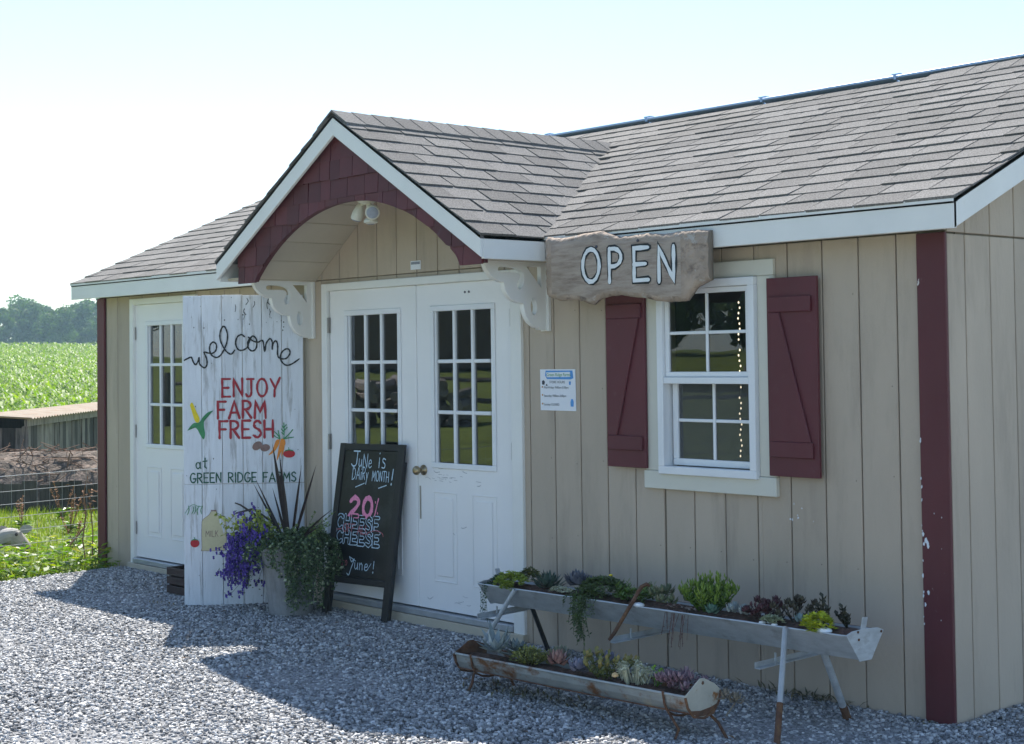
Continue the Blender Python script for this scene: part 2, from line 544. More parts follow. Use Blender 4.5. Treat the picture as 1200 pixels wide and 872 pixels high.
GL = {   # glyph: (width, strokes) in a unit-high box
    'A': (.8, [[(0, 0), (.4, 1), (.8, 0)], [(.12, .33), (.68, .33)]]),
    'C': (.7, [arc(.4, .5, .4, .5, 45, 315, 12)]),
    'D': (.7, [[(0, 0), (0, 1)], [(0, 1)] + arc(.1, .5, .6, .5, 85, -85, 9) + [(0, 0)]]),
    'E': (.6, [[(.6, 1), (0, 1), (0, 0), (.6, 0)], [(0, .5), (.48, .5)]]),
    'F': (.6, [[(.6, 1), (0, 1), (0, 0)], [(0, .52), (.48, .52)]]),
    'G': (.75, [arc(.4, .5, .4, .5, 50, 330, 12) + [(.76, .42), (.42, .42)]]),
    'H': (.65, [[(0, 0), (0, 1)], [(.65, 0), (.65, 1)], [(0, .48), (.65, .48)]]),
    'I': (.12, [[(.06, 0), (.06, 1)]]),
    'J': (.6, [[(.1, 1), (.6, 1)], [(.42, 1), (.42, .3)] + arc(.22, .22, .2, .22, 0, -160, 6)]),
    'K': (.6, [[(0, 0), (0, 1)], [(.58, 1), (.02, .45)], [(.15, .58), (.6, 0)]]),
    'L': (.55, [[(0, 1), (0, 0), (.55, 0)]]),
    'M': (.85, [[(0, 0), (.06, 1), (.42, .35), (.79, 1), (.85, 0)]]),
    'N': (.65, [[(0, 0), (0, 1), (.65, 0), (.65, 1)]]),
    'O': (.75, [arc(.375, .5, .375, .5, 90, 450, 16)]),
    'P': (.6, [[(0, 0), (0, 1)], [(0, 1)] + arc(.2, .73, .4, .27, 80, -80, 8) + [(0, .46)]]),
    'R': (.65, [[(0, 0), (0, 1)], [(0, 1)] + arc(.2, .75, .4, .25, 80, -80, 8) + [(0, .5)], [(.2, .5), (.65, 0)]]),
    'S': (.6, [smooth_pts([(.56, .86), (.35, 1), (.08, .88), (.1, .62), (.45, .45), (.58, .22), (.34, 0), (.02, .12)], 3)]),
    'T': (.7, [[(0, 1), (.7, 1)], [(.35, 1), (.35, 0)]]),
    'W': (.9, [[(0, 1), (.22, 0), (.45, .8), (.68, 0), (.9, 1)]]),
    'Y': (.7, [[(0, 1), (.35, .5)], [(.72, 1.05), (.32, .38), (.3, 0)]]),
    'a': (.5, [arc(.22, .27, .22, .27, 60, 400, 12), [(.46, .56), (.44, .1), (.52, 0)]]),
    't': (.4, [[(.22, .9), (.18, .15), (.36, .02)], [(0, .62), (.42, .66)]]),
    'u': (.45, [[(0, .55), (.03, .12), (.2, 0), (.4, .15), (.42, .55), (.46, 0)]]),
    'n': (.45, [[(0, .55), (.02, 0)], [(.02, .38), (.2, .56), (.38, .42), (.42, 0)]]),
    'e': (.5, [smooth_pts([(.04, .28), (.42, .34), (.32, .56), (.08, .46), (.05, .12), (.25, 0), (.5, .12)], 3)]),
    'i': (.12, [[(.06, .58), (.06, 0)], [(.06, .82), (.07, .86)]]),
    's': (.4, [smooth_pts([(.36, .5), (.14, .56), (.06, .4), (.34, .22), (.28, .02), (0, .04)], 3)]),
    'r': (.35, [[(0, .55), (.02, 0)], [(.02, .36), (.16, .55), (.34, .5)]]),
    'y': (.45, [[(0, .55), (.2, .1)], [(.44, .58), (.2, .05), (.08, -.35)]]),
    'h': (.45, [[(0, 1), (.02, 0)], [(.02, .35), (.2, .52), (.38, .38), (.42, 0)]]),
    'o': (.45, [arc(.22, .27, .21, .27, 90, 450, 12)]),
    '!': (.12, [[(.1, 1), (.05, .3)], [(.04, .04), (.05, .02)]]),
    '2': (.6, [smooth_pts([(.04, .8), (.28, 1), (.56, .8), (.42, .45), (.02, .04)], 3) + [(.6, .02)]]),
    '0': (.6, [arc(.3, .5, .28, .5, 90, 450, 14)]),
    '%': (.5, [[(.42, 1), (.1, 0)], [(.08, .82), (.1, .78)], [(.42, .2), (.44, .16)]]),
    ' ': (.4, []),
}


def text(mb, s, u0, v0, u1, h, w, to3, jitter=.02, lift=.0012, slope=0., smallcaps=1.0, hscale=None):
    """fit string s between u0 and u1, cap height h, stroke width w"""
    gap = .26
    tot = sum(GL[c][0] for c in s) + gap * (len(s) - 1)
    k = (u1 - u0) / tot
    x = u0
    rr = random.Random(len(s) * 7 + int(u0 * 1000))
    for i, c in enumerate(s):
        g = GL[c]
        dy = rr.uniform(-jitter, jitter) * h
        hh = h * (1 + rr.uniform(-jitter, jitter))
        for st in g[1]:
            pts = [(x + p[0] * k, v0 + dy + p[1] * hh + slope * (x - u0)) for p in st]
            ribbon(mb, pts, w, to3, lift)
        x += (g[0] + gap) * k


def fill(mb, pts, to3, lift=.001):
    STROKE[0] += 1
    h = lift + (STROKE[0] % 23) * .00001
    n = len(pts)
    c = (sum(p[0] for p in pts) / n, sum(p[1] for p in pts) / n)
    mb.add([to3(p[0], p[1], h) for p in pts] + [to3(c[0], c[1], h)], [(i, (i + 1) % n, n) for i in range(n)])


def rects_minus(x0, x1, z0, z1, holes):
    """list of rects covering [x0,x1]x[z0,z1] minus holes"""
    xs = sorted({x0, x1, *[min(max(h[0], x0), x1) for h in holes], *[min(max(h[1], x0), x1) for h in holes]})
    out = []
    for a, b in zip(xs, xs[1:]):
        if b - a < 1e-4: continue
        zs = [(z0, z1)]
        for h in holes:
            if h[0] < (a + b) / 2 < h[1]:
                nz = []
                for p, q in zs:
                    if h[2] > p: nz.append((p, min(q, h[2])))
                    if h[3] < q: nz.append((max(p, h[3]), q))
                zs = [z for z in nz if z[1] - z[0] > 1e-4]
        for p, q in zs:
            if out and abs(out[-1][1] - a) < 1e-6 and len(zs) == 1 and out[-1][2:] == (p, q):
                out[-1] = (out[-1][0], b, p, q)
            else:
                out.append((a, b, p, q))
    return out


# ------------------------------------------------------------------ terrain
def gz(x, y=0.):
    d = -np.asarray(x, float)
    y = np.asarray(y, float)
    pts = [(-300, -.06), (7.5, -.06), (10, -.05), (13, .0), (17, .04), (24, .10), (35, .15), (55, .75), (85, 1.75), (107, 2.75), (120, 3.0), (140, 2.8), (200, 2.2), (260, 2.2), (400, 4), (700, 6)]
    a = np.interp(d, [p[0] for p in pts], [p[1] for p in pts])
    # the lawn across the yard climbs gently away from the shop
    s_ = (d - 3.7) * .72 - y * .69
    b = -.06 + np.interp(s_, [8, 20, 55, 120, 400], [0, .34, 1.75, 2.2, 3])
    k = np.clip((-y - 4) / 6, 0, 1)
    k = k * k * (3 - 2 * k)
    return a * (1 - k) + b * k


xs = np.concatenate([-np.geomspace(620, 130, 12), -np.linspace(125, 30, 30), -np.linspace(28, 7.6, 16), [-7.2, -6, -2, 4, 12, 40, 120, 300, 600]])
ys = np.concatenate([-np.geomspace(600, 17, 20), np.linspace(-15, 110, 51), np.geomspace(120, 640, 10)])
X, Y = np.meshgrid(xs, ys)
Z = gz(X, Y)
nx, ny = len(xs), len(ys)
I = np.arange(nx * ny).reshape(ny, nx)
F = np.stack([I[:-1, :-1], I[:-1, 1:], I[1:, 1:], I[1:, :-1]], -1).reshape(-1, 4)
g = np_mesh('ground', np.stack([X, Y, Z], -1).reshape(-1, 3), F, grass_g, kind='structure')

# gravel yard sheet: outline follows the grass edge at the left corner of the shop
yard = MB()
edge = [(-7.42, 1.0), (-7.42, -.2), (-7.36, -.45), (-7.34, -1.0), (-7.42, -1.8), (-7.3, -2.8), (-7.1, -4.2), (-6.6, -5.6), (-5.9, -7), (-4.6, -8.4), (-2, -9.4), (4, -10), (9, -10), (14, -8), (14, 12), (.5, 12), (.5, 5)]
yard.add([(x, y, -.035) for x, y in edge] + [(-7.42, 5, -.035)], [tuple(range(len(edge) + 1))])
yo = yard.build('gravel_yard', gravel_g, kind='structure')


def in_poly(P, poly):
    x, y = P[:, 0], P[:, 1]
    c = np.zeros(len(P), bool)
    for (x0, y0), (x1, y1) in zip(poly, poly[1:] + poly[:1]):
        if y0 == y1: continue
        m = ((y0 > y) != (y1 > y)) & (x < (x1 - x0) * (y - y0) / (y1 - y0) + x0)
        c ^= m
    return c


def gheap(x, y):
    """gentle unevenness, gravel banked a little against the right end of the wall"""
    return .006 * np.sin(x * 2.3 + y) + .005 * np.sin(y * 3.7 - x * 1.3)


# crushed stone, thousands of loose pieces nobody could count
def stones(n, x0, x1, y0, y1, smin, smax):
    P = np.stack([rng.uniform(x0, x1, n), rng.uniform(y0, y1, n)], -1)
    ok = in_poly(P, edge)
    ok &= ~((P[:, 0] > -7.9) & (P[:, 0] < .01) & (P[:, 1] > -.01))
    return P[ok]


C8 = np.array([(-1, -1, -1), (1, -1, -1), (1, 1, -1), (-1, 1, -1), (-1, -1, 1), (1, -1, 1), (1, 1, 1), (-1, 1, 1)], float) * .5
F6 = np.array([(0, 3, 2, 1), (4, 5, 6, 7), (0, 1, 5, 4), (2, 3, 7, 6), (0, 4, 7, 3), (1, 2, 6, 5)])


def stone_mesh(P, smin, smax, sink):
    n = len(P)
    s = rng.uniform(smin, smax, (n, 1)) * (rng.uniform(.6, 1.25, (n, 3)))
    s[:, 2] *= .75
    V = C8[None] * (1 + rng.uniform(-.42, .25, (n, 8, 3))) * s[:, None, :]
    # random rotation
    a = rng.uniform(0, 2 * np.pi, n); b = rng.normal(0, .5, n)
    ca, sa, cb, sb = np.cos(a), np.sin(a), np.cos(b), np.sin(b)
    x, y, z = V[..., 0], V[..., 1], V[..., 2]
    y2, z2 = y * cb[:, None] - z * sb[:, None], y * sb[:, None] + z * cb[:, None]
    x3, y3 = x * ca[:, None] - y2 * sa[:, None], x * sa[:, None] + y2 * ca[:, None]
    zz = -.035 + gheap(P[:, 0], P[:, 1]) + rng.uniform(-.004, sink, n)
    V = np.stack([x3 + P[:, 0, None], y3 + P[:, 1, None], z2 + zz[:, None]], -1).reshape(-1, 3)
    F = (F6[None] + 8 * np.arange(n)[:, None, None]).reshape(-1, 4)
    return V, F, np.repeat(np.clip(rng.beta(1.5, 1.7, n), 0, 1), 8)


# near field dense and small, farther field slightly larger
def seen(P, m):
    """ground within m of the strip in view: left of the line under the lower edge of the picture"""
    q = (P[:, 0] + 2.607) * 3.027 - (P[:, 1] + 3.121) * 2.98
    return q / 4.248 < m


Ps = stones(270000, -7.5, 1.6, -3.7, .9, 0, 0)
Ps = Ps[seen(Ps, .55)]
V, F, T = stone_mesh(Ps, .0085, .0200, .010)
Ps2 = stones(26000, -7.5, 6, -8, .6, 0, 0)
Ps2 = Ps2[~seen(Ps2, .5) | (Ps2[:, 1] < -3.65)]
V2, F2, T2 = stone_mesh(Ps2, .02, .042, .01)
np_mesh('gravel', np.concatenate([V, V2]), np.concatenate([F, F2 + len(V)]), gravel_m, np.concatenate([T, T2]), kind='stuff')
print('stones', len(Ps), len(Ps2))


def blades(P, zb, h0, h1, w, lean=.5, nseg=1):
    n = len(P)
    a = rng.uniform(0, 2 * np.pi, n)
    h = rng.uniform(h0, h1, n)
    dx, dy = np.cos(a), np.sin(a)
    l = rng.uniform(0, lean, n) * h
    b = rng.uniform(0, 2 * np.pi, n)
    x, y = P[:, 0], P[:, 1]
    V = np.stack([np.stack([x - dx * w, y - dy * w, zb], -1), np.stack([x + dx * w, y + dy * w, zb], -1),
                  np.stack([x + np.cos(b) * l, y + np.sin(b) * l, zb + h], -1)], 1).reshape(-1, 3)
    F = np.arange(3 * n).reshape(-1, 3)
    return V, F, np.repeat(rng.random(n), 3)


# pasture grass in the wedge the camera sees left of the shop
n = 90000
t = rng.uniform(9, 34, n) ** 1.0
off = rng.uniform(-1, 1, n) * (1.2 + t * .10)
P = np.stack([3.78 - .944 * t - .443 * off, -5.88 + .443 * t - .944 * off * 1.0], -1)
P = P[(P[:, 0] < -7.45) & ~((P[:, 0] > -7.9) & (P[:, 1] > -.02) & (P[:, 1] < 4.3))]
V, F, T = blades(P, gz(P[:, 0]), .03, .10, .006, .8)
np_mesh('grass', V, F, blade_m, T, kind='stuff')

# broad-leaved weeds along the foot of the fence
mb = MB()
rr = random.Random(5)
for i in range(2600):
    x = -7.46 - abs(rr.gauss(0, .55)) if rr.random() < .75 else rr.uniform(-9.6, -7.5)
    y = rr.uniform(-3.2, 1.6)
    if x > -7.92 and y > -.03: continue
    a = rr.uniform(0, 6.28)
    z = gz(x) + rr.uniform(.0, .17 if x < -7.6 else .09)
    d = Vector((math.cos(a), math.sin(a), rr.uniform(-.2, .7)))
    L = rr.uniform(.035, .115)
    mb.leaf((x, y, z), d, (-math.sin(a), math.cos(a), rr.uniform(-.3, .3)), L, L * rr.uniform(.45, .75), .2, .15, tone=rr.random() ** 1.2)
mb.build('weeds', weed_m, kind='stuff')

# young corn: rows of plants rising to the crest
mb = MB()
rr = random.Random(9)
V, F, T = [], [], []
rows = []
for i in range(7600):
    t = 34 + (118 - 34) * rr.random() ** .85
    off = rr.uniform(-1, 1) * (2.0 + t * .085)
    x, y = 3.78 - .944 * t - .443 * off, -5.88 + .443 * t - .944 * off
    # snap to rows .76 m apart running roughly across the view
    u = x * .35 + y * .94
    q = round(u / .76) * .76 + rr.gauss(0, .05)
    x += (q - u) * .35; y += (q - u) * .94
    rows.append((x, y))
nl = 0
for (x, y) in rows:
    z = float(gz(x))
    H = rr.uniform(.42, .72)
    tone = rr.random()
    for k in range(6):
        a = rr.uniform(0, 6.28)
        L = rr.uniform(.3, .55)
        zb = z + H * (.15 + .11 * k)
        dx, dy = math.cos(a), math.sin(a)
        w = rr.uniform(.025, .045)
        p = []
        for s_, (r_, h_) in enumerate(((0, 0), (.35, .26), (.75, .28), (1, .05))):
            ww = w * (0.7, 1, .8, .1)[s_]
            cx, cy, cz = x + dx * L * r_, y + dy * L * r_, zb + h_ * L
            p += [(cx - dy * ww, cy + dx * ww, cz), (cx + dy * ww, cy - dx * ww, cz)]
        V += p
        F += [(nl, nl + 1, nl + 3, nl + 2), (nl + 2, nl + 3, nl + 5, nl + 4), (nl + 4, nl + 5, nl + 7, nl + 6)]
        T += [min(1, max(0, tone + rr.gauss(0, .15)))] * 8
        nl += 8
np_mesh('corn_crop', np.array(V), np.array(F), corn_m, np.array(T), kind='stuff')


# ------------------------------------------------------------------ trees
def crown_mesh(seed, H, Wd, n, q, base=.25):
    rr = random.Random(seed)
    blobs = []
    for i in range(26):
        a = rr.uniform(0, 6.28)
        h = base + (1 - base) * rr.random() ** .8
        rad = Wd * .5 * math.sqrt(max(.05, 1 - ((h - .5) / .58) ** 2)) * rr.uniform(.2, .85)
        blobs.append((rad * math.cos(a), rad * math.sin(a), H * h * .92, H * rr.uniform(.08, .17), rr.uniform(-.25, .25)))
    V, F, T = [], [], []
    for i in range(n):
        bx, by, bz, br, bt = rr.choice(blobs)
        d = Vector((rr.gauss(0, 1), rr.gauss(0, 1), rr.gauss(0, 1))).normalized()
        r_ = br * rr.uniform(.55, 1.08)
        c = Vector((bx, by, bz)) + Vector((d.x, d.y, d.z * .8)) * r_
        nrm = (d + Vector((rr.gauss(0, .5), rr.gauss(0, .5), rr.gauss(0, .5)))).normalized()
        a = nrm.orthogonal().normalized()
        a = Matrix.Rotation(rr.uniform(0, 6.28), 3, nrm) @ a
        b = nrm.cross(a)
        s_ = q * rr.uniform(.5, 1.3)
        k = len(V)
        V += [c - a * s_, c - b * s_ * .6, c + a * s_, c + b * s_ * .6]
        F.append((k, k + 1, k + 2, k + 3))
        T += [min(1, max(0, .5 + bt + rr.gauss(0, .18)))] * 4
    return V, F, T


def tree_parts(seed, H, Wd, n, q, base=.25):
    V, F, T = crown_mesh(seed, H, Wd, n, q, base)
    mb = MB()
    mb.v, mb.f, mb.t = [tuple(v) for v in V], F, T
    crown = mb.mesh('crown', mats=(tree_m,))
    rr = random.Random(seed + 1)
    tb = MB()
    tb.tube([(0, 0, -.3), (.05, 0, H * .2), (.1, .05, H * .45), (0, .1, H * .75)], [H * .028, H * .02, H * .014, H * .005], 7)
    for i in range(7):
        a = rr.uniform(0, 6.28); h = rr.uniform(.25, .6) * H
        tb.tube([(.05, 0, h), (math.cos(a) * Wd * .2, math.sin(a) * Wd * .2, h + H * .12), (math.cos(a) * Wd * .36, math.sin(a) * Wd * .36, h + H * .2)], [H * .01, H * .006, H * .002], 5)
    trunk = tb.mesh('trunk', mats=(tree_bark,))
    return crown, trunk


TP = [tree_parts(21, 13, 13, 5200, .42, .1), tree_parts(22, 11, 12, 4800, .40, .08), tree_parts(23, 15, 12, 5400, .42, .12)]


def tree(kind, x, y, s, rz, label, group):
    z = float(gz(x, y))
    t = thing('tree', label, 'tree', (x, y, z - .1), group)
    t.rotation_euler = (0, 0, rz)
    t.scale = (s, s, s)
    link('crown', TP[kind][0], t)
    link('trunk', TP[kind][1], t)
    return t


rr = random.Random(3)
far = []
for D, px0, px1, nn in ((205, -.385, -.25, 11), (232, -.375, -.25, 9)):
    for i in range(nn):
        k = px0 + (px1 - px0) * (i + .5) / nn + rr.uniform(-.004, .004)
        far.append((D + rr.uniform(-8, 8), k))
for i, (D, k) in enumerate(far):
    p = CAM + (fw + rt * k) * D
    tree(rr.randrange(3), p.x, p.y, rr.uniform(.44, .56) if i < 11 else rr.uniform(.56, .68), rr.uniform(0, 6), '%s tree from the left in the %s row of the hazy wood behind the corn' % (('first', 'second', 'third', 'fourth', 'fifth', 'sixth', 'seventh', 'eighth', 'ninth', 'tenth', 'last')[i % 11], 'front' if i < 11 else 'rear'), 'trees of the far wood')

# ================================================================== the shop
SLOPE = .434
EY, EZ = -.172, 2.215            # eave line (top of fascia)
RY = 2.13
RZ = EZ + SLOPE * (RY - EY)
XL, XR = -8.035, .15
WL = -7.886                      # left wall corner
DEP = 4.26
DX, DW, DS = -3.69, 1.32, .602   # dormer centre, half width, slope
DF = -.63                        # dormer front
DZ = EZ + DS * DW
DB = EY + (DZ - EZ) / SLOPE      # where the dormer ridge meets the main roof
shop = thing('farm_shop', 'tan farm shop with grey shingle roof, arched maroon porch gable and white doors', 'farm shop', (-3.9, 2.1, -.05))

# openings in the front wall (x0, x1, z0, z1)
LD = (-7.335, -6.33, -.1, 2.07)
DD = (-4.705, -2.75, -.1, 2.07)
WN = (-1.672, -1.044, .976, 1.94)


def dormer_under(x):
    return DZ - DS * abs(x - DX) - .045


mb = MB()
gi = MB()
xg = [-.26 - .2032 * k for k in range(-1, 38)]
cuts = [-.145] + [x for x in xg if WL + .17 < x < -.17] + [WL + .12]
for a, b in zip(cuts, cuts[1:]):
    x0, x1 = b + .0035, a - .0035
    for (p, q, z0, z1) in rects_minus(x0, x1, -.08, 2.095, [LD, DD, WN]):
        if q - p < .012: continue
        MB().box(p, q, 0, .014, z0, z1).build('siding_board', tan, shop, bevel=.0025)
    # boards inside the porch gable
    xm = (x0 + x1) / 2
    if abs(xm - DX) < DW + .02:
        xa, xb = max(x0, DX - DW + .02), min(x1, DX + DW - .02)
        if xb - xa > .03:
            za, zb = dormer_under(xa), dormer_under(xb)
            top = [(xb, 0, zb), (xa, 0, za)]
            if xa < DX < xb:
                top.insert(1, (DX, 0, dormer_under(DX)))
            if min(za, zb) > 2.12:
                MB().prism([(xa, 0, 2.101), (xb, 0, 2.101)] + top, (0, .014, 0)).build('siding_board', tan, shop, bevel=.0025)
# sheathing behind the boards (seen in the grooves and as the inside wall)
for (p, q, z0, z1) in rects_minus(WL + .02, -.02, -.08, 2.17, [LD, DD, WN]):
    gi.box(p, q, .014, .09, z0, z1)
gi.prism([(DX - DW + .1, .0145, 2.17), (DX + DW - .1, .0145, 2.17), (DX, .0145, dormer_under(DX) - .02)], (0, .05, 0))
gi.box(-.09, -.014, .09, DEP, -.08, 2.15)                      # right end
gi.prism([(-.09, EY + .3, 2.15), (-.09, DEP - .15, 2.15), (-.09, RY, RZ - .1)], (.076, 0, 0))
gi.box(WL + .014, WL + .09, .09, DEP, -.08, 2.15)
gi.prism([(WL + .014, EY + .3, 2.15), (WL + .014, DEP - .15, 2.15), (WL + .014, RY, RZ - .1)], (.076, 0, 0))
gi.box(WL + .02, -.02, DEP - .09, DEP - .014, -.08, 2.2)
gi.build('wall_sheathing', tan_gap, shop)
# inside faces
mb = MB()
mb.box(WL + .1, -.1, .1, DEP - .1, -.02, .02)
mb.build('inside_floor', floor_m, shop)
mb = MB()
mb.box(WL + .1, -.1, DEP - .13, DEP - .095, .02, 2.1)
mb.box(WL + .1, -.1, .1, DEP - .1, 2.12, 2.14)
mb.build('inside_lining', inner_m, shop)

# right gable end boards
yc = [.0] + [.1415 + .2032 * k for k in range(0, 21) if .1415 + .2032 * k < DEP]
yc.append(DEP)


def under_main(y):
    return (EZ + SLOPE * (y - EY) if y < RY else EZ + SLOPE * (2 * RY - y - EY)) - .05


for a, b in zip(yc, yc[1:]):
    y0, y1 = a + .0035, b - .0035
    if y0 < .01: y0 = .0045
    MB().box(-.014, 0, y0, y1, -.08, 2.084).build('siding_board', tan, shop, bevel=.0025)
    for (xa, xb) in ((-.012, .002),):
        top = [(xb, y1, under_main(y1)), (xb, y0, under_main(y0))]
        if y0 < RY < y1: top.insert(1, (xb, RY, under_main(RY)))
        MB().prism([(xb, y0, 2.092), (xb, y1, 2.092)] + top, (-.014, 0, 0)).build('siding_board', tan, shop, bevel=.0025)
# left gable end and back: plain boards out of sight, one sheet each
mb = MB()
mb.box(WL, WL + .014, 0.002, DEP, -.08, 2.15)
mb.prism([(WL, EY + .2, 2.15), (WL, DEP, 2.15), (WL, RY, RZ - .06)], (.0138, 0, 0))
mb.box(WL, 0, DEP - .014, DEP, -.08, 2.2)
mb.build('rear_wall_sheet', tan, shop)

# nail heads down the front boards
mb = MB()
rr = random.Random(91)
for a, b in zip(cuts, cuts[1:]):
    x = (a + b) / 2 + .07
    if a - b < .12: continue
    for z in np.arange(.18, 2.05, .41):
        z = z + rr.uniform(-.02, .02)
        if any(h[0] - .12 < x < h[1] + .08 and h[2] - .1 < z < h[3] + .1 for h in (LD, DD, WN)) or rr.random() < .3: continue
        mb.lathe((x, -.0002, z), [(.0034, 0), (.003, .0012)], 6, (0, -1, 0))
mb.build('nail_heads', mat('weathered_nail', (.24, .20, .16), .7), shop, kind='stuff')
# corner boards
mb = MB()
mb.box(-.1415, .004, -.020, -.001, -.06, 2.09)
mb.build('corner_board', maroon_post, shop, bevel=.003)
m = MB()
rr = random.Random(66)
to_k = lambda u, v, h: (u, -.0203 - h, v)
for k in range(27):
    g_ = rr.random()
    if g_ < .62: u, v, r_ = -.139 + rr.uniform(-.001, .005), rr.uniform(.38, 1.25), rr.uniform(.002, .006)
    elif g_ < .85: u, v, r_ = rr.uniform(-.135, -.105), rr.choice((rr.uniform(.46, .53), rr.uniform(.72, .78))), rr.uniform(.002, .008)
    else: u, v, r_ = rr.uniform(-.10, -.03), rr.uniform(.3, 1.0), rr.uniform(.0015, .0045)
    fill(m, [(u + r_ * rr.uniform(.5, 1.2) * math.cos(t), v + r_ * 1.7 * rr.uniform(.5, 1.3) * math.sin(t)) for t in range(6)], to_k, .0006)
m.build('bare_paint_chips', sign_white, shop, kind='stuff')
MB().box(WL - .004, WL + .118, -.020, -.001, -.04, 2.095).build('corner_board', maroon, shop, bevel=.003)

# fascia, rakes, soffits
FH = .126
for a, b in ((XL, DX - DW - .0005), (DX + DW + .0005, XR)):
    MB().box(a, b, EY, EY + .02, EZ - FH, EZ - .002).build('fascia_board', white_trim, shop, bevel=.002)
    MB().box(max(a, WL), min(b, -.001), EY + .022, -.002, EZ - FH + .012, EZ - FH + .024).build('eave_soffit', cream, shop)
    MB().box(a, b, EY - .009, EY + .03, EZ - .014, EZ + .003).build('drip_edge', white_trim, shop)
for s, x in ((1, XR), (-1, XL)):
    for side in (0, 1):
        ya, yb = (EY + .0005, RY) if side == 0 else (2 * RY - EY, RY)
        o = MB()
        za, zb = EZ - .002, RZ - .002
        o.prism([(x, ya, za), (x, yb, zb), (x, yb, zb - FH * 1.08), (x, ya + (.0 if side == 0 else 0), za - FH)], (-s * .02, 0, 0))
        o.build('rake_board', white_trim, shop, bevel=.002)
        o = MB()
        o.prism([(x - s * .022, ya + (.14 if side == 0 else -.14), za - FH * .3), (x - s * .022, yb, zb - FH * .45), (x - s * .022, yb, zb - FH * .55), (x - s * .022, ya + (.14 if side == 0 else -.14), za - FH * .4)], (-s * (.115), 0, 0))
        o.build('rake_soffit', cream, shop)

# roof decks
th = .022
SOFZ = 2.875
PY = -.575


def roofpt(x, y):
    return Vector((x, y, EZ + SLOPE * (y - EY)))


mb = MB()
mb.prism([roofpt(XL, EY), roofpt(DX - DW, EY), roofpt(DX, DB), roofpt(DX, RY), roofpt(XL, RY)], (0, 0, -th))
mb.prism([roofpt(DX + DW, EY), roofpt(XR, EY), roofpt(XR, RY), roofpt(DX, RY), roofpt(DX, DB)], (0, 0, -th))
bx = [(XL, RY, RZ - .001), (XR, RY, RZ - .001), (XR, 2 * RY - EY, EZ), (XL, 2 * RY - EY, EZ)]
mb.prism(bx, (0, 0, -th))
mb.build('roof_deck', deck_m, shop)
for s in (-1, 1):
    mb = MB()
    e0, e1 = Vector((DX + s * DW, DF, EZ)), Vector((DX + s * DW, EY, EZ))
    r0, r1 = Vector((DX, DF, DZ)), Vector((DX, DB, DZ))
    mb.prism([e0, e1, r1, r0], (0, 0, -th))
    mb.build('dormer_deck', deck_m, shop)
    # front rake board, mitred at the apex, plumb cut at the foot
    o = MB()
    xe = DX + s * DW
    foot = .075 if s < 0 else .118
    o.prism([(xe, DF, EZ - .002), (DX, DF, DZ - .002), (DX, DF, DZ - .124), (DX + s * (DW - .002 - (.0)), DF, EZ - .118)], (0, .02, 0))
    o.build('dormer_rake_board', white_trim, shop, bevel=.002)
    # side fascia of the dormer eave
    MB().box(xe, xe - s * .02, DF + .0205, EY - .0005 if s > 0 else EY - .0005, EZ - FH, EZ - .002).build('dormer_fascia', white_trim, shop, bevel=.002)
    # flat closing boards either side of the arch
    xi = DX + s * 1.10
    MB().box(xe - s * .021, xi, PY + .021, -.001, EZ - FH + .004, EZ - FH + .02).build('porch_soffit', tan_soffit, shop)
    # soffit strips, lying along the depth of the porch under the rafters
    s0, s1 = Vector((DX + s * 1.10, 0, 2.100)), Vector((DX, 0, SOFZ))
    nst = 7
    for k in range(nst):
        pa = s0.lerp(s1, k / nst)
        pb = s0.lerp(s1, (k + 1) / nst - .006 if k < nst - 1 else 1)
        MB().obox((pa.x, PY + .021, pa.z), pb - pa, (0, -PY - .0215, 0), (0, 0, .012)).build('soffit_board', tan_soffit, shop, bevel=.002)

# arched maroon gable panel: backing and shingles
AX, AZ, AW, AR = -3.60, 2.085, 1.01, .408
rad = (AW ** 2 + AR ** 2) / (2 * AR)


def arch(x):
    d = abs(x - AX)
    if d >= AW: return AZ - .02
    return AZ + AR - rad + math.sqrt(rad * rad - d * d)


def rake_in(x):
    return DZ - .06 - DS * abs(x - DX)


PY = -.575


def arch_piece(x0, x1, z0, z1, y0, y1):
    N = max(2, int((x1 - x0) / .02))
    xs_ = [x0 + (x1 - x0) * i / N for i in range(N + 1)]
    lo = [max(z0, arch(x)) for x in xs_]
    hi = [min(z1, rake_in(x)) for x in xs_]
    m = MB()
    keep = [i for i in range(N + 1) if hi[i] - lo[i] > .002]
    if len(keep) < 2: return None
    i0, i1 = keep[0], keep[-1]
    poly = [(xs_[i], y0, lo[i]) for i in range(i0, i1 + 1)] + [(xs_[i], y0, hi[i]) for i in range(i1, i0 - 1, -1)]
    m.prism(poly, (0, y1 - y0, 0))
    return m


for sx0, sx1 in ((DX - DW + .19, DX), (DX, DX + DW - .03)):
    m = arch_piece(sx0, sx1, AZ - .015, 4, PY, PY + .02)
    if m: m.build('arch_panel', maroon_sh, shop)
rr = random.Random(4)
z = AZ - .03
row = 0
while z < DZ:
    x = DX - DW + .2 - rr.uniform(0, .1)
    while x < DX + DW - .03:
        w = rr.choice((.10, .13, .155, .17))
        xa, xb = max(x, DX - DW + .2), min(x + w - .004, DX + DW - .03)
        if xb - xa > .02:
            m = arch_piece(xa, xb, z + rr.uniform(-.004, .004), z + .118, PY - .012 - rr.uniform(0, .004) - .003 * (row % 2), PY - .001)
            if m:
                # shingles thin out towards the top
                m.v = [(v[0], v[1] if v[1] > PY - .002 or v[2] < z + .06 else v[1] + .006, v[2]) for v in m.v]
                m.build('gable_shingle', maroon_sh, shop)
        x += w
    z += .116
    row += 1

# roof shingles
SH = {}
EXPO = .148


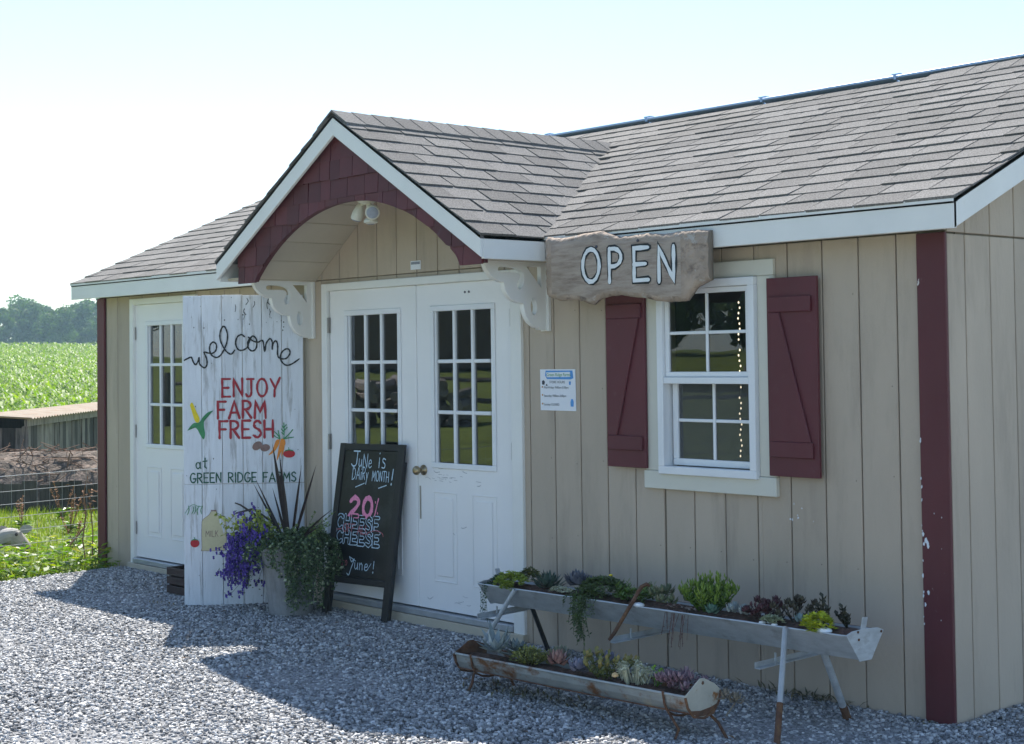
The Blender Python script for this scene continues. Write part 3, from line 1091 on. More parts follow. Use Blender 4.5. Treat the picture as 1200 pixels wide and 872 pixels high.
def sh_mesh(w, t, L):
    w, L = round(w, 4), round(L, 3)
    """w wide, butt thickness t; local x along the eave, y up the slope, z out"""
    k = (w, t, L)
    if k not in SH:
        m = MB()
        t2 = t * (.8 if int(w * 1000 + t * 3000) % 2 else 1.05)
        m.add([(0, 0, .001), (w, 0, .001), (w, L, .001), (0, L, .001), (0, 0, t), (w, 0, t2), (w, L, .003), (0, L, .003)],
              [(0, 3, 2, 1), (4, 5, 6, 7), (0, 1, 5, 4), (2, 3, 7, 6), (0, 4, 7, 3), (1, 2, 6, 5)])
        SH[k] = (m, m.mesh('shingle', mats=(shingle_m,)))
    return SH[k]


pieces = []


def lay(origin, e1, e2, length, slope_len, keep, seed, x_start=0., rowmax=None):
    e1, e2 = Vector(e1).normalized(), Vector(e2).normalized()
    n = e1.cross(e2)
    if n.z < 0: n = -n
    right = e1.cross(e2).dot(n) > 0
    rr = random.Random(seed)
    r_ = 0
    y = -.010
    while y < slope_len - .035:
        x = x_start - (r_ * .132 + rr.uniform(-.02, .02)) % .265
        while x < length:
            w = rr.choice((.265, .265, .25, .28, .265))
            t = rr.choice((.010, .012, .0135))
            xa = x
            if xa < 0:
                w2 = min((v for v in (.04, .07, .10, .13, .16, .19, .22, .25, .28)), key=lambda q: abs(q - (w + xa)))
                xa = 0
                if w + x < .04:
                    x += w
                    continue
            else:
                w2 = w
            if xa + w2 > length + .02:
                w2 = min((v for v in (.04, .07, .10, .13, .16, .19, .22, .25, .28)), key=lambda q: abs(q - (length - xa)))
            c = origin + e1 * (xa + w2 / 2) + e2 * (y + .05)
            if keep(c, w2 / 2):
                M = Matrix((e1, e2, n) if right else (e1, e2, n)).transposed().to_4x4()
                M.translation = origin + e1 * (xa + .0015) + e2 * (y + rr.uniform(-.003, .003)) + n * .001
                pieces.append((M, (w2 - .010, t, min(EXPO + .03, max(.03, slope_len - y)))))
            x += w
        y += EXPO
        r_ += 1


ms = Vector((0, 1, SLOPE)).normalized()


def keep_main(c, hw):
    d = abs(c.x - DX) - hw * .6
    return not (c.y < DB and d < DW * (1 - (c.y - EY) / (DB - EY)) - .14)


lay(Vector((XL - .012, EY, EZ)), (1, 0, 0), ms, XR - XL + .024, math.hypot(RY - EY, RZ - EZ), keep_main, 1)
for s in (1, -1):
    es = Vector((-s * DW, 0, DZ - EZ)).normalized()

    def keep_d(c, hw, s=s):
        f = (c.z - EZ) / (DZ - EZ)
        return c.y < EY + (DB - EY) * f + hw + .02
    org = Vector((DX + s * DW, DF - .014, EZ))
    lay(org, (0, 1, 0), es, DB - DF + .06, math.hypot(DW, DZ - EZ), keep_d, 5 + s)
# caps over the dormer ridge
capm = MB()
for sgn in (1, -1):
    capm.add([(0, 0, .012), (.30, 0, .004), (.30, sgn * .15, .004 - .15 * DS), (0, sgn * .15, .012 - .15 * DS),
              (0, 0, 0), (.30, 0, -.004), (.30, sgn * .15, -.005 - .15 * DS), (0, sgn * .15, -.002 - .15 * DS)],
             [(0, 1, 2, 3) if sgn < 0 else (0, 3, 2, 1), (0, 3, 7, 4), (3, 2, 6, 7), (1, 2, 6, 5)])
cap_me = capm.mesh('ridge_cap', mats=(shingle_m,))
k = 0
y = DF - .010
while y < DB + .0:
    o = link('ridge_cap', cap_me, shop)
    o.location = Vector((DX, y, DZ + .014)) - Vector(shop.location)
    o.rotation_euler = (0, 0, R(90))
    y += .145
x = XR + .01
while x > -1.25:
    o = link('ridge_cap', cap_me, shop)
    o.location = Vector((x, RY, RZ + .012)) - Vector(shop.location)
    o.rotation_euler = (0, 0, R(180))
    o.scale = (1, 1, .8)
    x -= .145
pieces.sort(key=lambda p: (p[0].translation - CAM).length)
mbs = MB()
for i, (M, kk) in enumerate(pieces):
    m, me = sh_mesh(*kk)
    if i < 300:
        o = link('shingle', me, shop)
        o.matrix_local = Matrix.Translation(-Vector(shop.location)) @ M
    else:
        mbs.add([M @ Vector(v) for v in m.v], m.f, tone=random.random())
so_ = mbs.build('shingles', mat('asphalt_shingle_far', (.235, .205, .180), .9, .30, 160, bump=.9, bscale=230, bdist=.004, spec=.2,
                               attr=[(0, (.175, .165, .152)), (1, (.252, .238, .220))], col2=(.095, .088, .08), lo=.48, hi=.66, scale2=120, detail2=2, col3=(.40, .375, .35), lo3=.60, hi3=.68, scale3=170), shop, kind='stuff')
print('shingles', len(pieces))
# back slope covering
mb = MB()
mb.prism([(XL, RY + .02, RZ + .004), (XR, RY + .02, RZ + .004), (XR, 2 * RY - EY + .01, EZ + .006), (XL, 2 * RY - EY + .01, EZ + .006)], (0, 0, -.004))
mb.build('rear_roof_covering', shingle_m, shop)
# brackets --------------------------------------------------------------


def shape2d(name, outer, holes, depth, m, to_m, parent, bevel=.002, **props):
    cu = bpy.data.curves.new(name, 'CURVE')
    cu.dimensions = '2D'
    cu.fill_mode = 'BOTH'
    cu.extrude = depth / 2
    cu.bevel_depth = bevel
    for pl in [outer] + holes:
        sp = cu.splines.new('POLY')
        sp.points.add(len(pl) - 1)
        for i, p in enumerate(pl):
            sp.points[i].co = (p[0], p[1], 0, 1)
        sp.use_cyclic_u = True
    t = bpy.data.objects.new('tmp', cu)
    COL.objects.link(t)
    me = bpy.data.meshes.new_from_object(t)
    bpy.data.objects.remove(t)
    bpy.data.curves.remove(cu)
    me.transform(to_m)
    me.transform(Matrix.Translation(-base_of(parent)))
    me.materials.append(m) if not me.materials else None
    if me.materials[0] is None: me.materials[0] = m
    me.name = name
    return link(name, me, parent, **props)


# local: a = distance out from the wall (0..0.40), b = height below the top (0..-0.37)
outer = smooth_pts([(.40, 0), (.385, -.045), (.35, -.085), (.30, -.11), (.275, -.112)], 4) + smooth_pts([(.275, -.118), (.265, -.16), (.235, -.20), (.19, -.222), (.155, -.225)], 4) + \
    smooth_pts([(.15, -.232), (.14, -.28), (.115, -.325), (.075, -.355), (.05, -.358)], 4) + [(.045, -.37), (0, -.37), (0, 0)]
h1 = smooth_pts([(.315, -.042), (.30, -.030), (.22, -.030), (.165, -.045), (.145, -.075), (.15, -.125), (.165, -.150), (.185, -.150), (.195, -.125), (.18, -.098), (.175, -.078), (.20, -.062), (.30, -.062), (.315, -.052)], 3)
h2 = [(.135, -.022), (.03, -.022), (.03, -.145)]
h3 = smooth_pts([(.092, -.195), (.105, -.23), (.10, -.275), (.085, -.292), (.068, -.28), (.062, -.24), (.075, -.205), (.092, -.195)], 3)[:-1]
for bxx in (-4.835, -2.545):
    # map (a, b, c) -> (x, y, z) = (bxx + c, -a, 2.09 + b)
    tm = Matrix(((0, 0, 1, bxx), (-1.12, 0, 0, -.022), (0, 1, 0, 2.094), (0, 0, 0, 1)))
    br = shape2d('porch_bracket', outer, [h1, h2, h3], .030, white_trim, tm, shop)
    MB().box(bxx - .033, bxx + .033, -.022, -.001, 1.715, 2.093).build('back_plate', white_trim, br, bevel=.002)

# doors --------------------------------------------------------------------


def ring(mb, x0, x1, z0, z1, w, y0, y1):
    mb.box(x0, x1, y0, y1, z1 - w, z1)
    mb.box(x0, x1, y0, y1, z0, z0 + w)
    mb.box(x0, x0 + w, y0, y1, z0 + w, z1 - w)
    mb.box(x1 - w, x1, y0, y1, z0 + w, z1 - w)


def door(x0, x1, hinge_left, knob=False, scuffs=False, lbl=None):
    z0, z1 = .068, 2.022
    cx = (x0 + x1) / 2 + (.012 if hinge_left else 0)
    la, lb = cx - .255, cx + .252              # glass
    zc0, zc1 = .945, 1.86
    m = MB()
    for r_ in rects_minus(x0 + .003, x1 - .003, z0, z1, [(la - .02, lb + .02, zc0 - .02, zc1 + .02)]):
        m.box(r_[0], r_[1], .006, .048, r_[2], r_[3])
    d = m.build('door', white_door, shop)
    if lbl: d['label'] = lbl
    m = MB()
    ring(m, la - .045, lb + .045, zc0 - .018 - .012, zc1 + .018 + .012, .034, -.004, .006)
    m.build('lite_frame', vinyl, d, bevel=.004)
    pw, ph = (lb - la) / 3, (zc1 - zc0) / 3
    for i in range(3):
        for j in range(3):
            mm = MB()
            xa, xb = la + pw * i + .004, la + pw * (i + 1) - .004
            za, zb = zc0 + ph * j + .004, zc0 + ph * (j + 1) - .004
            mm.add([(xa, .022, za), (xb, .022, za), (xb, .022, zb), (xa, .022, zb)], [(0, 1, 2, 3)])
            mm.build('pane', door_glass, d)
    for i in (1, 2):
        MB().box(la + pw * i - .011, la + pw * i + .011, .006, .030, zc0, zc1).build('muntin', vinyl, d, bevel=.004)
    for j in (1, 2):
        for i in range(3):
            MB().box(la + pw * i + .0115, la + pw * (i + 1) - .0115, .0065, .0295, zc0 + ph * j - .011, zc0 + ph * j + .011).build('muntin', vinyl, d, bevel=.004)
    ir = MB()
    ring(ir, la - .0195, lb + .0195, zc0 - .0195, zc1 + .0195, .021, .008, .034)
    ir.build('glazing_bead', vinyl, d, bevel=.003)
    for (pa, pb) in ((cx - .29, cx - .07), (cx + .07, cx + .29)):
        m = MB()
        m.box(pa + .018, pb - .018, .0035, .0062, .235 + .018, .775 - .018)
        mm = MB()
        # moulded edge around each lower panel: outer bead plus raised centre
        ring(mm, pa, pb, .235, .775, .009, .001, .0062)
        mm.build('panel_moulding', white_door, d, bevel=.003)
        mm = MB()
        mm.box(pa + .036, pb - .036, -.001, .0062, .235 + .036, .775 - .036)
        mm.build('raised_panel', white_door, d, bevel=.005)
    hx = x0 - .004 if hinge_left else x1 + .004
    for hz in ((.29, 1.04, 1.80)):
        m = MB()
        m.tube([(hx, -.008, hz - .05), (hx, -.008, hz + .05)], .007, 8)
        m.box(hx - .012, hx + .016, -.003, .003, hz - .05, hz + .05)
        m.build('hinge', hinge_m, d)
    if knob:
        m = MB()
        kx = x0 + .062
        m.lathe((kx, .006, .897), [(.032, 0), (.032, .006), (.012, .010), (.011, .034), (.02, .04), (.027, .05), (.028, .062), (.022, .072), (.008, .076)], 16, (0, -1, 0))
        m.build('door_knob', brass, d, smooth=True)
    return d


LDX = (-7.287, -6.378)
door(LDX[0], LDX[1], True, lbl='left white door partly hidden by the big welcome board')
d_l = door(-4.6465, -3.7350, True, lbl='left leaf of the double doors, behind the chalkboard')
d_r = door(-3.7325, -2.845, False, knob=True, lbl='right leaf of the double doors with a brass knob')
# astragal between the leaves
MB().box(-3.742, -3.7255, -.002, .0055, .07, 2.02).build('astragal', white_door, d_r, bevel=.002)
MB().box(-3.712, -3.700, .003, .0065, .60, .80).build('strike_mark', hinge_m, d_r)
# scuffs and faint writing-like scratches below the glass of the right leaf
sc_m = mat('scuff_marks', (.46, .46, .47), .7, .2, 60)
m = MB()
to_d = lambda u, v, h: (u, .006 - h, v)
rr = random.Random(12)
for k in range(26):
    u = rr.uniform(-3.60, -3.32); v = rr.choice((.875, .862, .85, .838)) + rr.uniform(-.002, .002)
    ribbon(m, [(u, v), (u + rr.uniform(.01, .035), v + rr.uniform(-.004, .004))], .0025, to_d, .0006)
for k in range(16):
    u = rr.uniform(-3.68, -3.05); v = rr.choice((rr.uniform(.5, .6), rr.uniform(.8, .92), rr.uniform(.1, .2)))
    ribbon(m, smooth_pts([(u, v), (u + .02, v + rr.uniform(-.01, .01)), (u + rr.uniform(.03, .06), v + rr.uniform(-.01, .01))], 3), rr.uniform(.002, .005), to_d, .0006)
m.build('scuff_marks', sc_m, d_r, kind='stuff')
m = MB()
for k in (-3.262, -3.225):
    m.lathe((k, .006, 1.962), [(.007, 0), (.007, .004), (.003, .005)], 8, (0, -1, 0))
m.build('screw_hole', ink, d_r)

# door casings, thresholds, skirts
for (x0, x1, nm) in ((-7.340, -6.325, 'left'), (-4.7084, -2.746, 'double')):
    m = MB()
    w = .056
    m.box(x0, x0 + w, -.022, .05, -.02, 2.0719)
    m.box(x1 - w - .035, x1, -.022, .05, -.02, 2.0719)
    m.box(x0 + w + .0005, x1 - w - .0355, -.022, .05, 2.0235, 2.0719)
    m.build('door_casing', white_trim, shop, bevel=.004)
    MB().box(x0 + w + .001, x1 - w - .036, -.035, .06, .022, .058).build('threshold', steel_sill, shop, bevel=.003)
    MB().box(x0 - .02, x1 + .01, -.040, .09, -.07, .018).build('door_step_board', tan_soffit, shop, bevel=.003)

# window --------------------------------------------------------------------
wx0, wx1, wz0, wz1 = -1.678, -1.038, .9703, 1.9467
win = MB()
ring(win, wx0, wx1, wz0, wz1, .040, -.050, -.002)
ring(win, wx0 + .006, wx1 - .006, wz0 + .006, wz1 - .006, .030, -.002, .06)
w_ = win.build('window', vinyl, shop, bevel=.003)


def sash(x0, x1, z0, z1, fw_, y0, y1):
    m = MB()
    ring(m, x0, x1, z0, z1, fw_, y0, y1)
    m.build('sash', vinyl, w_, bevel=.003)
    gx0, gx1, gz0, gz1 = x0 + fw_, x1 - fw_, z0 + fw_, z1 - fw_
    cx, cz = (gx0 + gx1) / 2, (gz0 + gz1) / 2
    ym = (y0 + y1) / 2
    for (a, b) in ((gx0 - .004, cx - .002), (cx + .002, gx1 + .004)):
        for (c, d) in ((gz0 - .004, cz - .002), (cz + .002, gz1 + .004)):
            m = MB()
            m.add([(a, ym, c), (b, ym, c), (b, ym, d), (a, ym, d)], [(0, 1, 2, 3)])
            m.build('pane', win_glass if z0 > 1.2 else screen_glass, w_)
    MB().box(cx - .008, cx + .008, ym - .009, ym + .006, gz0 + .0005, gz1 - .0005).build('muntin', vinyl, w_, bevel=.003)
    for (a, b) in ((gx0, cx - .0085), (cx + .0085, gx1)):
        MB().box(a + .0005, b, ym - .0085, ym + .0055, cz - .008, cz + .008).build('muntin', vinyl, w_, bevel=.003)


sash(-1.636, -1.080, 1.462, 1.905, .026, -.030, -.004)
sash(-1.630, -1.086, 1.014, 1.470, .034, .014, .040)
MB().box(-1.636, -1.080, -.048, .012, 1.428, 1.461).build('meeting_rail', vinyl, w_, bevel=.003)
# cream casing round the window and the wide board below it
m = MB()
m.box(-1.79, wx0 - .001, -.022, -.001, .984, 1.948)
m.box(wx1 + .001, -.937, -.022, -.001, .984, 1.948)
m.box(-1.79, -.937, -.024, -.001, 1.949, 2.0272)
m.build('window_casing', cream, shop, bevel=.003)
MB().box(-1.796, -.934, -.030, -.001, .8915, .983).build('window_apron', cream, shop, bevel=.003)

# shutters
for (x0, x1, s) in ((-2.046, -1.767, -1), (-.962, -.668, 1)):
    m = MB()
    n = 2
    wv = (x1 - x0)
    m.box(x0, x1, -.044, -.025, .993, 1.932 if s > 0 else 1.925)
    sh = m.build('shutter', maroon, shop, bevel=.002)
    sh['label'] = 'right maroon shutter' if s > 0 else 'left maroon shutter, its top behind the OPEN slab'
    bx0, bx1 = x0 + .018, x1 - .028
    if s < 0: bx0, bx1 = x0 + .012, x1 - .018
    MB().box(bx0, bx1, -.058, -.0445, 1.768, 1.842).build('batten', maroon, sh, bevel=.003)
    MB().box(bx0, bx1, -.058, -.0445, 1.083, 1.157).build('batten', maroon, sh, bevel=.003)
    w = .145
    if s > 0:
        pts = [(bx0, 1.7675), (bx0 + .075, 1.7675), (bx1, 1.1575), (bx1 - w, 1.1575)]
    else:
        pts = [(bx1, 1.7675), (bx1 - .075 + .05, 1.7675), (bx0 + w - .05, 1.1575), (bx0 + w + .01, 1.1575)]
        pts = [(bx0 + .001, 1.7675), (bx1 - .014, 1.7675), (bx0 + .07, 1.1575), (bx0 + .001, 1.1575)]
    if s > 0:
        pts = [(bx0 + .002, 1.7675), (bx0 + .062, 1.7675), (bx1 - .01, 1.1575), (bx0 + .002, 1.1575)]
    MB().prism([(p[0], -.0565, p[1]) for p in pts], (0, .012, 0)).build('brace', maroon, sh, bevel=.003)

# chipped white paint on the wall under the window
m = MB()
rr = random.Random(31)
to_w = lambda u, v, h: (u, -h, v)
for k in range(9):
    u, v = rr.uniform(-.88, -.74), rr.uniform(.78, .87)
    r_ = rr.uniform(.002, .0055)
    fill(m, [(u + r_ * rr.uniform(.5, 1.3) * math.cos(t * 1.05), v + r_ * 1.3 * rr.uniform(.5, 1.3) * math.sin(t * 1.05)) for t in range(6)], to_w, .0008)
m.build('bare_paint_chips', sign_white, shop, kind='stuff')

# solar panels on the back slope, their near edge standing above the ridge -----
bs = Vector((0, 1, -SLOPE)).normalized()
x = -6.9
i = 0
PL = ['solar panel farthest left along the ridge, partly hidden by the porch roof', 'second solar panel from the left behind the ridge', 'third solar panel from the left, starting right of the porch roof ridge', 'fourth solar panel from the left behind the shop ridge', 'fifth solar panel from the left behind the shop ridge', 'solar panel nearest the bare right end of the ridge']
while x < XR - .2:
    wpan = 1.02
    if x + wpan > -.45: break
    t = thing('solar_panel', PL[min(i, 5)], 'solar panel', (x, RY, RZ), 'solar panels in a row behind the ridge')
    o = Vector((x, RY + .004, RZ + .030))
    m = MB()
    m.obox(o, (wpan, 0, 0), bs * 1.6, (0, 0, .015))
    m.build('panel_frame', alu, t, bevel=.002)
    m = MB()
    m.obox(o + Vector((.02, .02, .0152)), (wpan - .04, 0, 0), bs * 1.56, (0, 0, .002))
    m.build('panel_glass', panel_m, t)
    m = MB()
    MB().box(x + .25, x + .29, RY + .05, RY + .09, RZ - .01, RZ + .040).build('mounting_foot', black_paint, t)
    m.box(x + .75, x + .79, RY + .05, RY + .09, RZ - .01, RZ + .040)
    m.build('mounting_foot', black_paint, t)
    m = MB()
    m.box(x + wpan + .002, x + wpan + .018, RY + .006, RY + .06, RZ + .02, RZ + .052)
    m.box(x + wpan - .02, x + wpan + .04, RY + .016, RY + .06, RZ + .048, RZ + .058)
    m.build('clamp', alu, t)
    x += wpan + .02
    i += 1

# ================================================================== OPEN slab
t_open = thing('open_sign', 'rough-edged bark slab with white OPEN lettering hung from the eave', 'sign', (-1.74, -.2, 1.84))
obot = [(-2.308, 1.893), (-2.223, 1.869), (-2.139, 1.87), (-2.057, 1.863), (-1.976, 1.838), (-1.941, 1.863), (-1.872, 1.878), (-1.771, 1.882), (-1.683, 1.867), (-1.596, 1.86), (-1.532, 1.844), (-1.437, 1.834), (-1.324, 1.836), (-1.298, 1.862), (-1.262, 1.898), (-1.171, 1.932)]
otop = [(-2.314, 2.215), (-2.217, 2.201), (-2.133, 2.204), (-2.038, 2.214), (-1.98, 2.216), (-1.91, 2.219), (-1.854, 2.201), (-1.787, 2.18), (-1.654, 2.181), (-1.578, 2.184), (-1.462, 2.172), (-1.358, 2.178), (-1.256, 2.18), (-1.166, 2.171)]
from mathutils import noise as mn
NU, NV = 110, 26
m = MB()
ids = {}
for j in range(NV + 1):
    for i in range(NU + 1):
        u = i / NU
        xa = -2.311 + 1.143 * u
        b = np.interp(xa, [p[0] for p in obot], [p[1] for p in obot]) + .003 * mn.noise(Vector((xa * 30, 0, 1)))
        tp = np.interp(xa, [p[0] for p in otop], [p[1] for p in otop]) + .003 * mn.noise(Vector((xa * 28, 5, 1)))
        v = j / NV
        z = b + (tp - b) * v
        edge_d = min(z - b, (tp - z), .2)
        inner = .055 + .02 * mn.noise(Vector((xa * 9, 3, 0)))
        k = min(1, edge_d / inner)
        rough = (1 - k) + (.9 if xa > -1.33 + .03 * mn.noise(Vector((z * 20, 0, 0))) else 0) + (.6 if xa < -2.26 else 0)
        y = -.222 + (.020 * (1 - math.sqrt(max(0, 1 - (1 - k) ** 2)))) + min(1, rough) * .006 * mn.noise(Vector((xa * 40, z * 40, 0))) + .0012 * mn.noise(Vector((xa * 12, z * 60, 3)))
        ids[i, j] = len(m.v)
        m.v.append((xa, y, z))
nf = len(m.v)
for j in range(NV + 1):
    for i in range(NU + 1):
        x_, y_, z_ = m.v[ids[i, j]]
        m.v.append((x_, -.184, z_))
bark_f, face_f = [], []
for j in range(NV):
    for i in range(NU):
        f = (ids[i, j], ids[i + 1, j], ids[i + 1, j + 1], ids[i, j + 1])
        xm, zm = m.v[f[0]][0], m.v[f[0]][2]
        m.f.append(f)
        m.f.append(tuple(q + nf for q in reversed(f)))
for i in range(NU):
    for j, sgn in ((0, 1), (NV, -1)):
        a, b = ids[i, j], ids[i + 1, j]
        m.f.append((a, a + nf, b + nf, b) if sgn > 0 else (a, b, b + nf, a + nf))
for j in range(NV):
    for i, sgn in ((0, -1), (NU, 1)):
        a, b = ids[i, j], ids[i, j + 1]
        m.f.append((a, a + nf, b + nf, b) if sgn > 0 else (a, b, b + nf, a + nf))
off = base_of(t_open)
me = m.mesh('slab', off, (bark_slab, bark_face, sign_edge), True)
for p in me.polygons:
    c = p.center + off
    d = 1 - min(1, max(0, (c.y + .222) / .008))
    if p.normal.y < -.5 and d > .5 and -2.27 < c.x < -1.34: p.material_index = 1
    if c.x > -1.17 and abs(p.normal.x) > .7: p.material_index = 2
link('slab', me, t_open)
to_o = lambda u, v, h: (u, -.2235 - h, v)
bl, wl = MB(), MB()
boxes = dict(O=(-2.028, -1.905, 1.957, 2.127, 0), P=(-1.832, -1.748, 1.952, 2.120, 0), E=(-1.657, -1.560, 1.950, 2.112, 0), N=(-1.487, -1.388, 1.938, 2.106, 0))
for ch, (u0, u1, v0, v1, _) in boxes.items():
    gw = GL[ch][0]
    for st in GL[ch][1]:
        pts = [(u0 + p[0] / gw * (u1 - u0), v0 + p[1] * (v1 - v0)) for p in st]
        ribbon(bl, pts, .037, to_o, .0006)
    for st in GL[ch][1]:
        pts = [(u0 + p[0] / gw * (u1 - u0), v0 + p[1] * (v1 - v0)) for p in st]
        ribbon(wl, pts, .021, to_o, .0016)
bl.build('letter_outline', black_l, t_open)
wl.build('lettering', white_l, t_open)
for (x_, z_) in ((-1.925, 2.137), (-1.63, 2.150)):
    MB().lathe((x_, -.2228, z_), [(.008, 0), (.008, .003), (.004, .004)], 8, (0, -1, 0)).build('screw', ink, t_open)
MB().box(-2.2, -1.3, -.1838, -.1785, 2.10, 2.17).build('hanging_cleat', wood_dark, t_open)

# ================================================================== welcome board
SP = Vector((-5.356, -.673, 0))
SD = Vector((.6213, .7836, 0))
SN = Vector((.7836, -.6213, 0))


def to_s(u, v, h):
    p = SP + SD * (u * .982) + SN * h
    return (p.x, p.y, v)


ws = thing('welcome_sign', 'tall worn white plank board painted welcome, standing by the left door', 'sign', (SP.x + .27, SP.y + .29, -.03))
ub = [-.006, .118, .255, .392, .522, .655, .800]
rr = random.Random(8)
for (a, b) in zip(ub, ub[1:]):
    for (z0, z1) in ((-.03, .7625), (.7655, 2.010 + rr.uniform(-.003, .003))):
        o = Vector(to_s(a + .0018, z0, -.002 - rr.uniform(0, .002)))
        MB().obox(o, SD * (b - a - .0036) * .982, -SN * .022, (0, 0, z1 - z0)).build('plank', sign_white, ws, bevel=.002)
m = MB()
for z_ in (.15, .95, 1.8):
    m.obox(Vector(to_s(.02, z_, -.027)), SD * .75, -SN * .02, (0, 0, .09))
m.build('back_rail', sign_edge, ws)
# dark stains and nail heads
m = MB()
rr = random.Random(77)
for k in range(46):
    u, v = rr.uniform(.01, .78), rr.choice((rr.uniform(1.75, 2.0), rr.uniform(.0, 2.0)))
    r_ = rr.uniform(.002, .0045)
    fill(m, [(u + r_ * rr.uniform(.6, 1.2) * math.cos(t), v + r_ * 1.3 * rr.uniform(.6, 1.2) * math.sin(t)) for t in range(6)], to_s, .0004)
for k in range(9):
    u, v = rr.uniform(.33, .60), rr.uniform(1.86, 1.99)
    ribbon(m, smooth_pts([(u, v), (u + rr.uniform(-.01, .01), v - .02), (u + rr.uniform(-.012, .012), v - rr.uniform(.03, .06))], 3), rr.uniform(.002, .005), to_s, .0004)
m.build('knot_marks', black_l, ws, kind='stuff')
# welcome, one flowing line
wl1 = [(0.006, 1.584), (0.028, 1.595), (0.051, 1.602), (0.064, 1.572), (0.08, 1.553), (0.096, 1.576), (0.103, 1.598), (0.107, 1.557), (0.137, 1.532), (0.155, 1.552), (0.153, 1.593), (0.137, 1.634), (0.165, 1.629), (0.192, 1.627), (0.215, 1.646), (0.219, 1.683), (0.199, 1.701), (0.178, 1.683), (0.174, 1.647), (0.187, 1.615), (0.219, 1.599), (0.251, 1.619), (0.284, 1.682), (0.294, 1.745), (0.28, 1.795), (0.262, 1.802), (0.245, 1.764), (0.247, 1.709), (0.279, 1.646), (0.316, 1.62), (0.340, 1.645)]
wl2 = [(0.407, 1.734), (0.388, 1.748), (0.361, 1.735), (0.347, 1.695), (0.361, 1.654), (0.388, 1.644), (0.424, 1.662), (0.439, 1.702), (0.461, 1.738), (0.487, 1.715), (0.486, 1.661), (0.461, 1.639), (0.434, 1.657), (0.429, 1.698), (0.447, 1.729)]
wl3 = [(0.434, 1.73), (0.461, 1.707), (0.497, 1.697), (0.529, 1.706), (0.542, 1.636), (0.552, 1.687), (0.577, 1.719), (0.593, 1.696), (0.592, 1.646), (0.597, 1.682), (0.616, 1.705), (0.629, 1.677), (0.628, 1.614), (0.642, 1.589), (0.683, 1.586), (0.71, 1.617), (0.706, 1.645), (0.683, 1.649), (0.653, 1.623), (0.649, 1.578), (0.682, 1.543), (0.723, 1.55), (0.772, 1.582)]
m = MB()
for pl in (wl1, wl2, wl3):
    ribbon(m, smooth_pts(pl, 5), .0100, to_s)
m.build('welcome_lettering', black_l, ws)
m = MB()
text(m, 'ENJOY', .256, 1.338, .640, .115, .0145, to_s, .03)
text(m, 'FARM', .226, 1.196, .545, .112, .0160, to_s, .02)
text(m, 'FRESH', .236, 1.066, .592, .112, .0160, to_s, .02)
m.build('red_lettering', red_l, ws)
m = MB()
text(m, 'at', .078, .868, .150, .074, .0080, to_s, .02)
m.build('green_lettering', green_l, ws)
m = MB()
text(m, 'GREEN', .040, .775, .243, .062, .0085, to_s, .02)
m.build('green_lettering', green_l, ws)
m = MB()
text(m, 'RIDGE', .294, .775, .479, .062, .0085, to_s, .02)
m.build('green_lettering', green_l, ws)
m = MB()
text(m, 'FARMS', .525, .773, .744, .062, .0085, to_s, .02)
m.build('green_lettering', green_l, ws)
m = MB()
fill(m, smooth_pts([(.040, 1.285), (.048, 1.302), (.060, 1.296), (.082, 1.245), (.104, 1.195), (.095, 1.172), (.075, 1.178), (.058, 1.225)], 4), to_s)
m.build('corn_cob', yellow_l, ws)
m = MB()
fill(m, smooth_pts([(.195, 1.249), (.160, 1.238), (.125, 1.205), (.100, 1.172), (.060, 1.165), (.022, 1.118), (.055, 1.140), (.085, 1.130), (.110, 1.085), (.130, 1.060), (.140, 1.095), (.132, 1.150), (.138, 1.190), (.165, 1.232)], 4), to_s, .0018)
m.build('corn_husk', green_p, ws)
m = MB()
for (cx, cy, rx, ry, an) in ((.487, 1.012, .036, .026, 35), (.540, .998, .033, .024, 10)):
    fill(m, [(cx + rx * math.cos(t) * math.cos(R(an)) - ry * math.sin(t) * math.sin(R(an)), cy + rx * math.cos(t) * math.sin(R(an)) + ry * math.sin(t) * math.cos(R(an))) for t in [k * math.pi / 9 for k in range(18)]], to_s)
m.build('potato', potato_l, ws)
m = MB()
for pts in ([(.640, 1.052), (.612, 1.045), (.590, .985), (.560, .948), (.600, .970), (.630, 1.015)], [(.672, 1.050), (.648, 1.056), (.632, 1.0), (.616, .910), (.650, .975), (.675, 1.02)], [(.672, 1.050), (.655, 1.054), (.652, .99), (.648, .938), (.668, .99)]):
    fill(m, smooth_pts(pts + [pts[0]], 3)[:-1], to_s)
m.build('carrot', orange_l, ws)
m = MB()
for pts in ([(.640, 1.055), (.622, 1.085), (.600, 1.105)], [(.64, 1.055), (.632, 1.09), (.628, 1.11)], [(.64, 1.055), (.610, 1.070), (.598, 1.082)], [(.665, 1.055), (.668, 1.11), (.666, 1.160)], [(.667, 1.10), (.650, 1.120)], [(.667, 1.11), (.688, 1.130)], [(.667, 1.08), (.652, 1.098)],
            [(.665, 1.055), (.700, 1.085), (.725, 1.115)], [(.665, 1.055), (.705, 1.062), (.730, 1.065)], [(.69, 1.075), (.705, 1.09)], [(.667, 1.125), (.656, 1.142)], [(.667, 1.13), (.682, 1.148)]):
    ribbon(m, smooth_pts(pts, 3), .007, to_s)
m.build('carrot_tops', green_p, ws)
m = MB()
for (cx, cy, rx, ry) in ((.700, .956, .040, .026), (.067, .378, .030, .027)):
    fill(m, [(cx + rx * math.cos(t), cy + ry * math.sin(t)) for t in [k * math.pi / 9 for k in range(18)]], to_s)
m.build('tomato', tomato_l, ws)
m = MB()
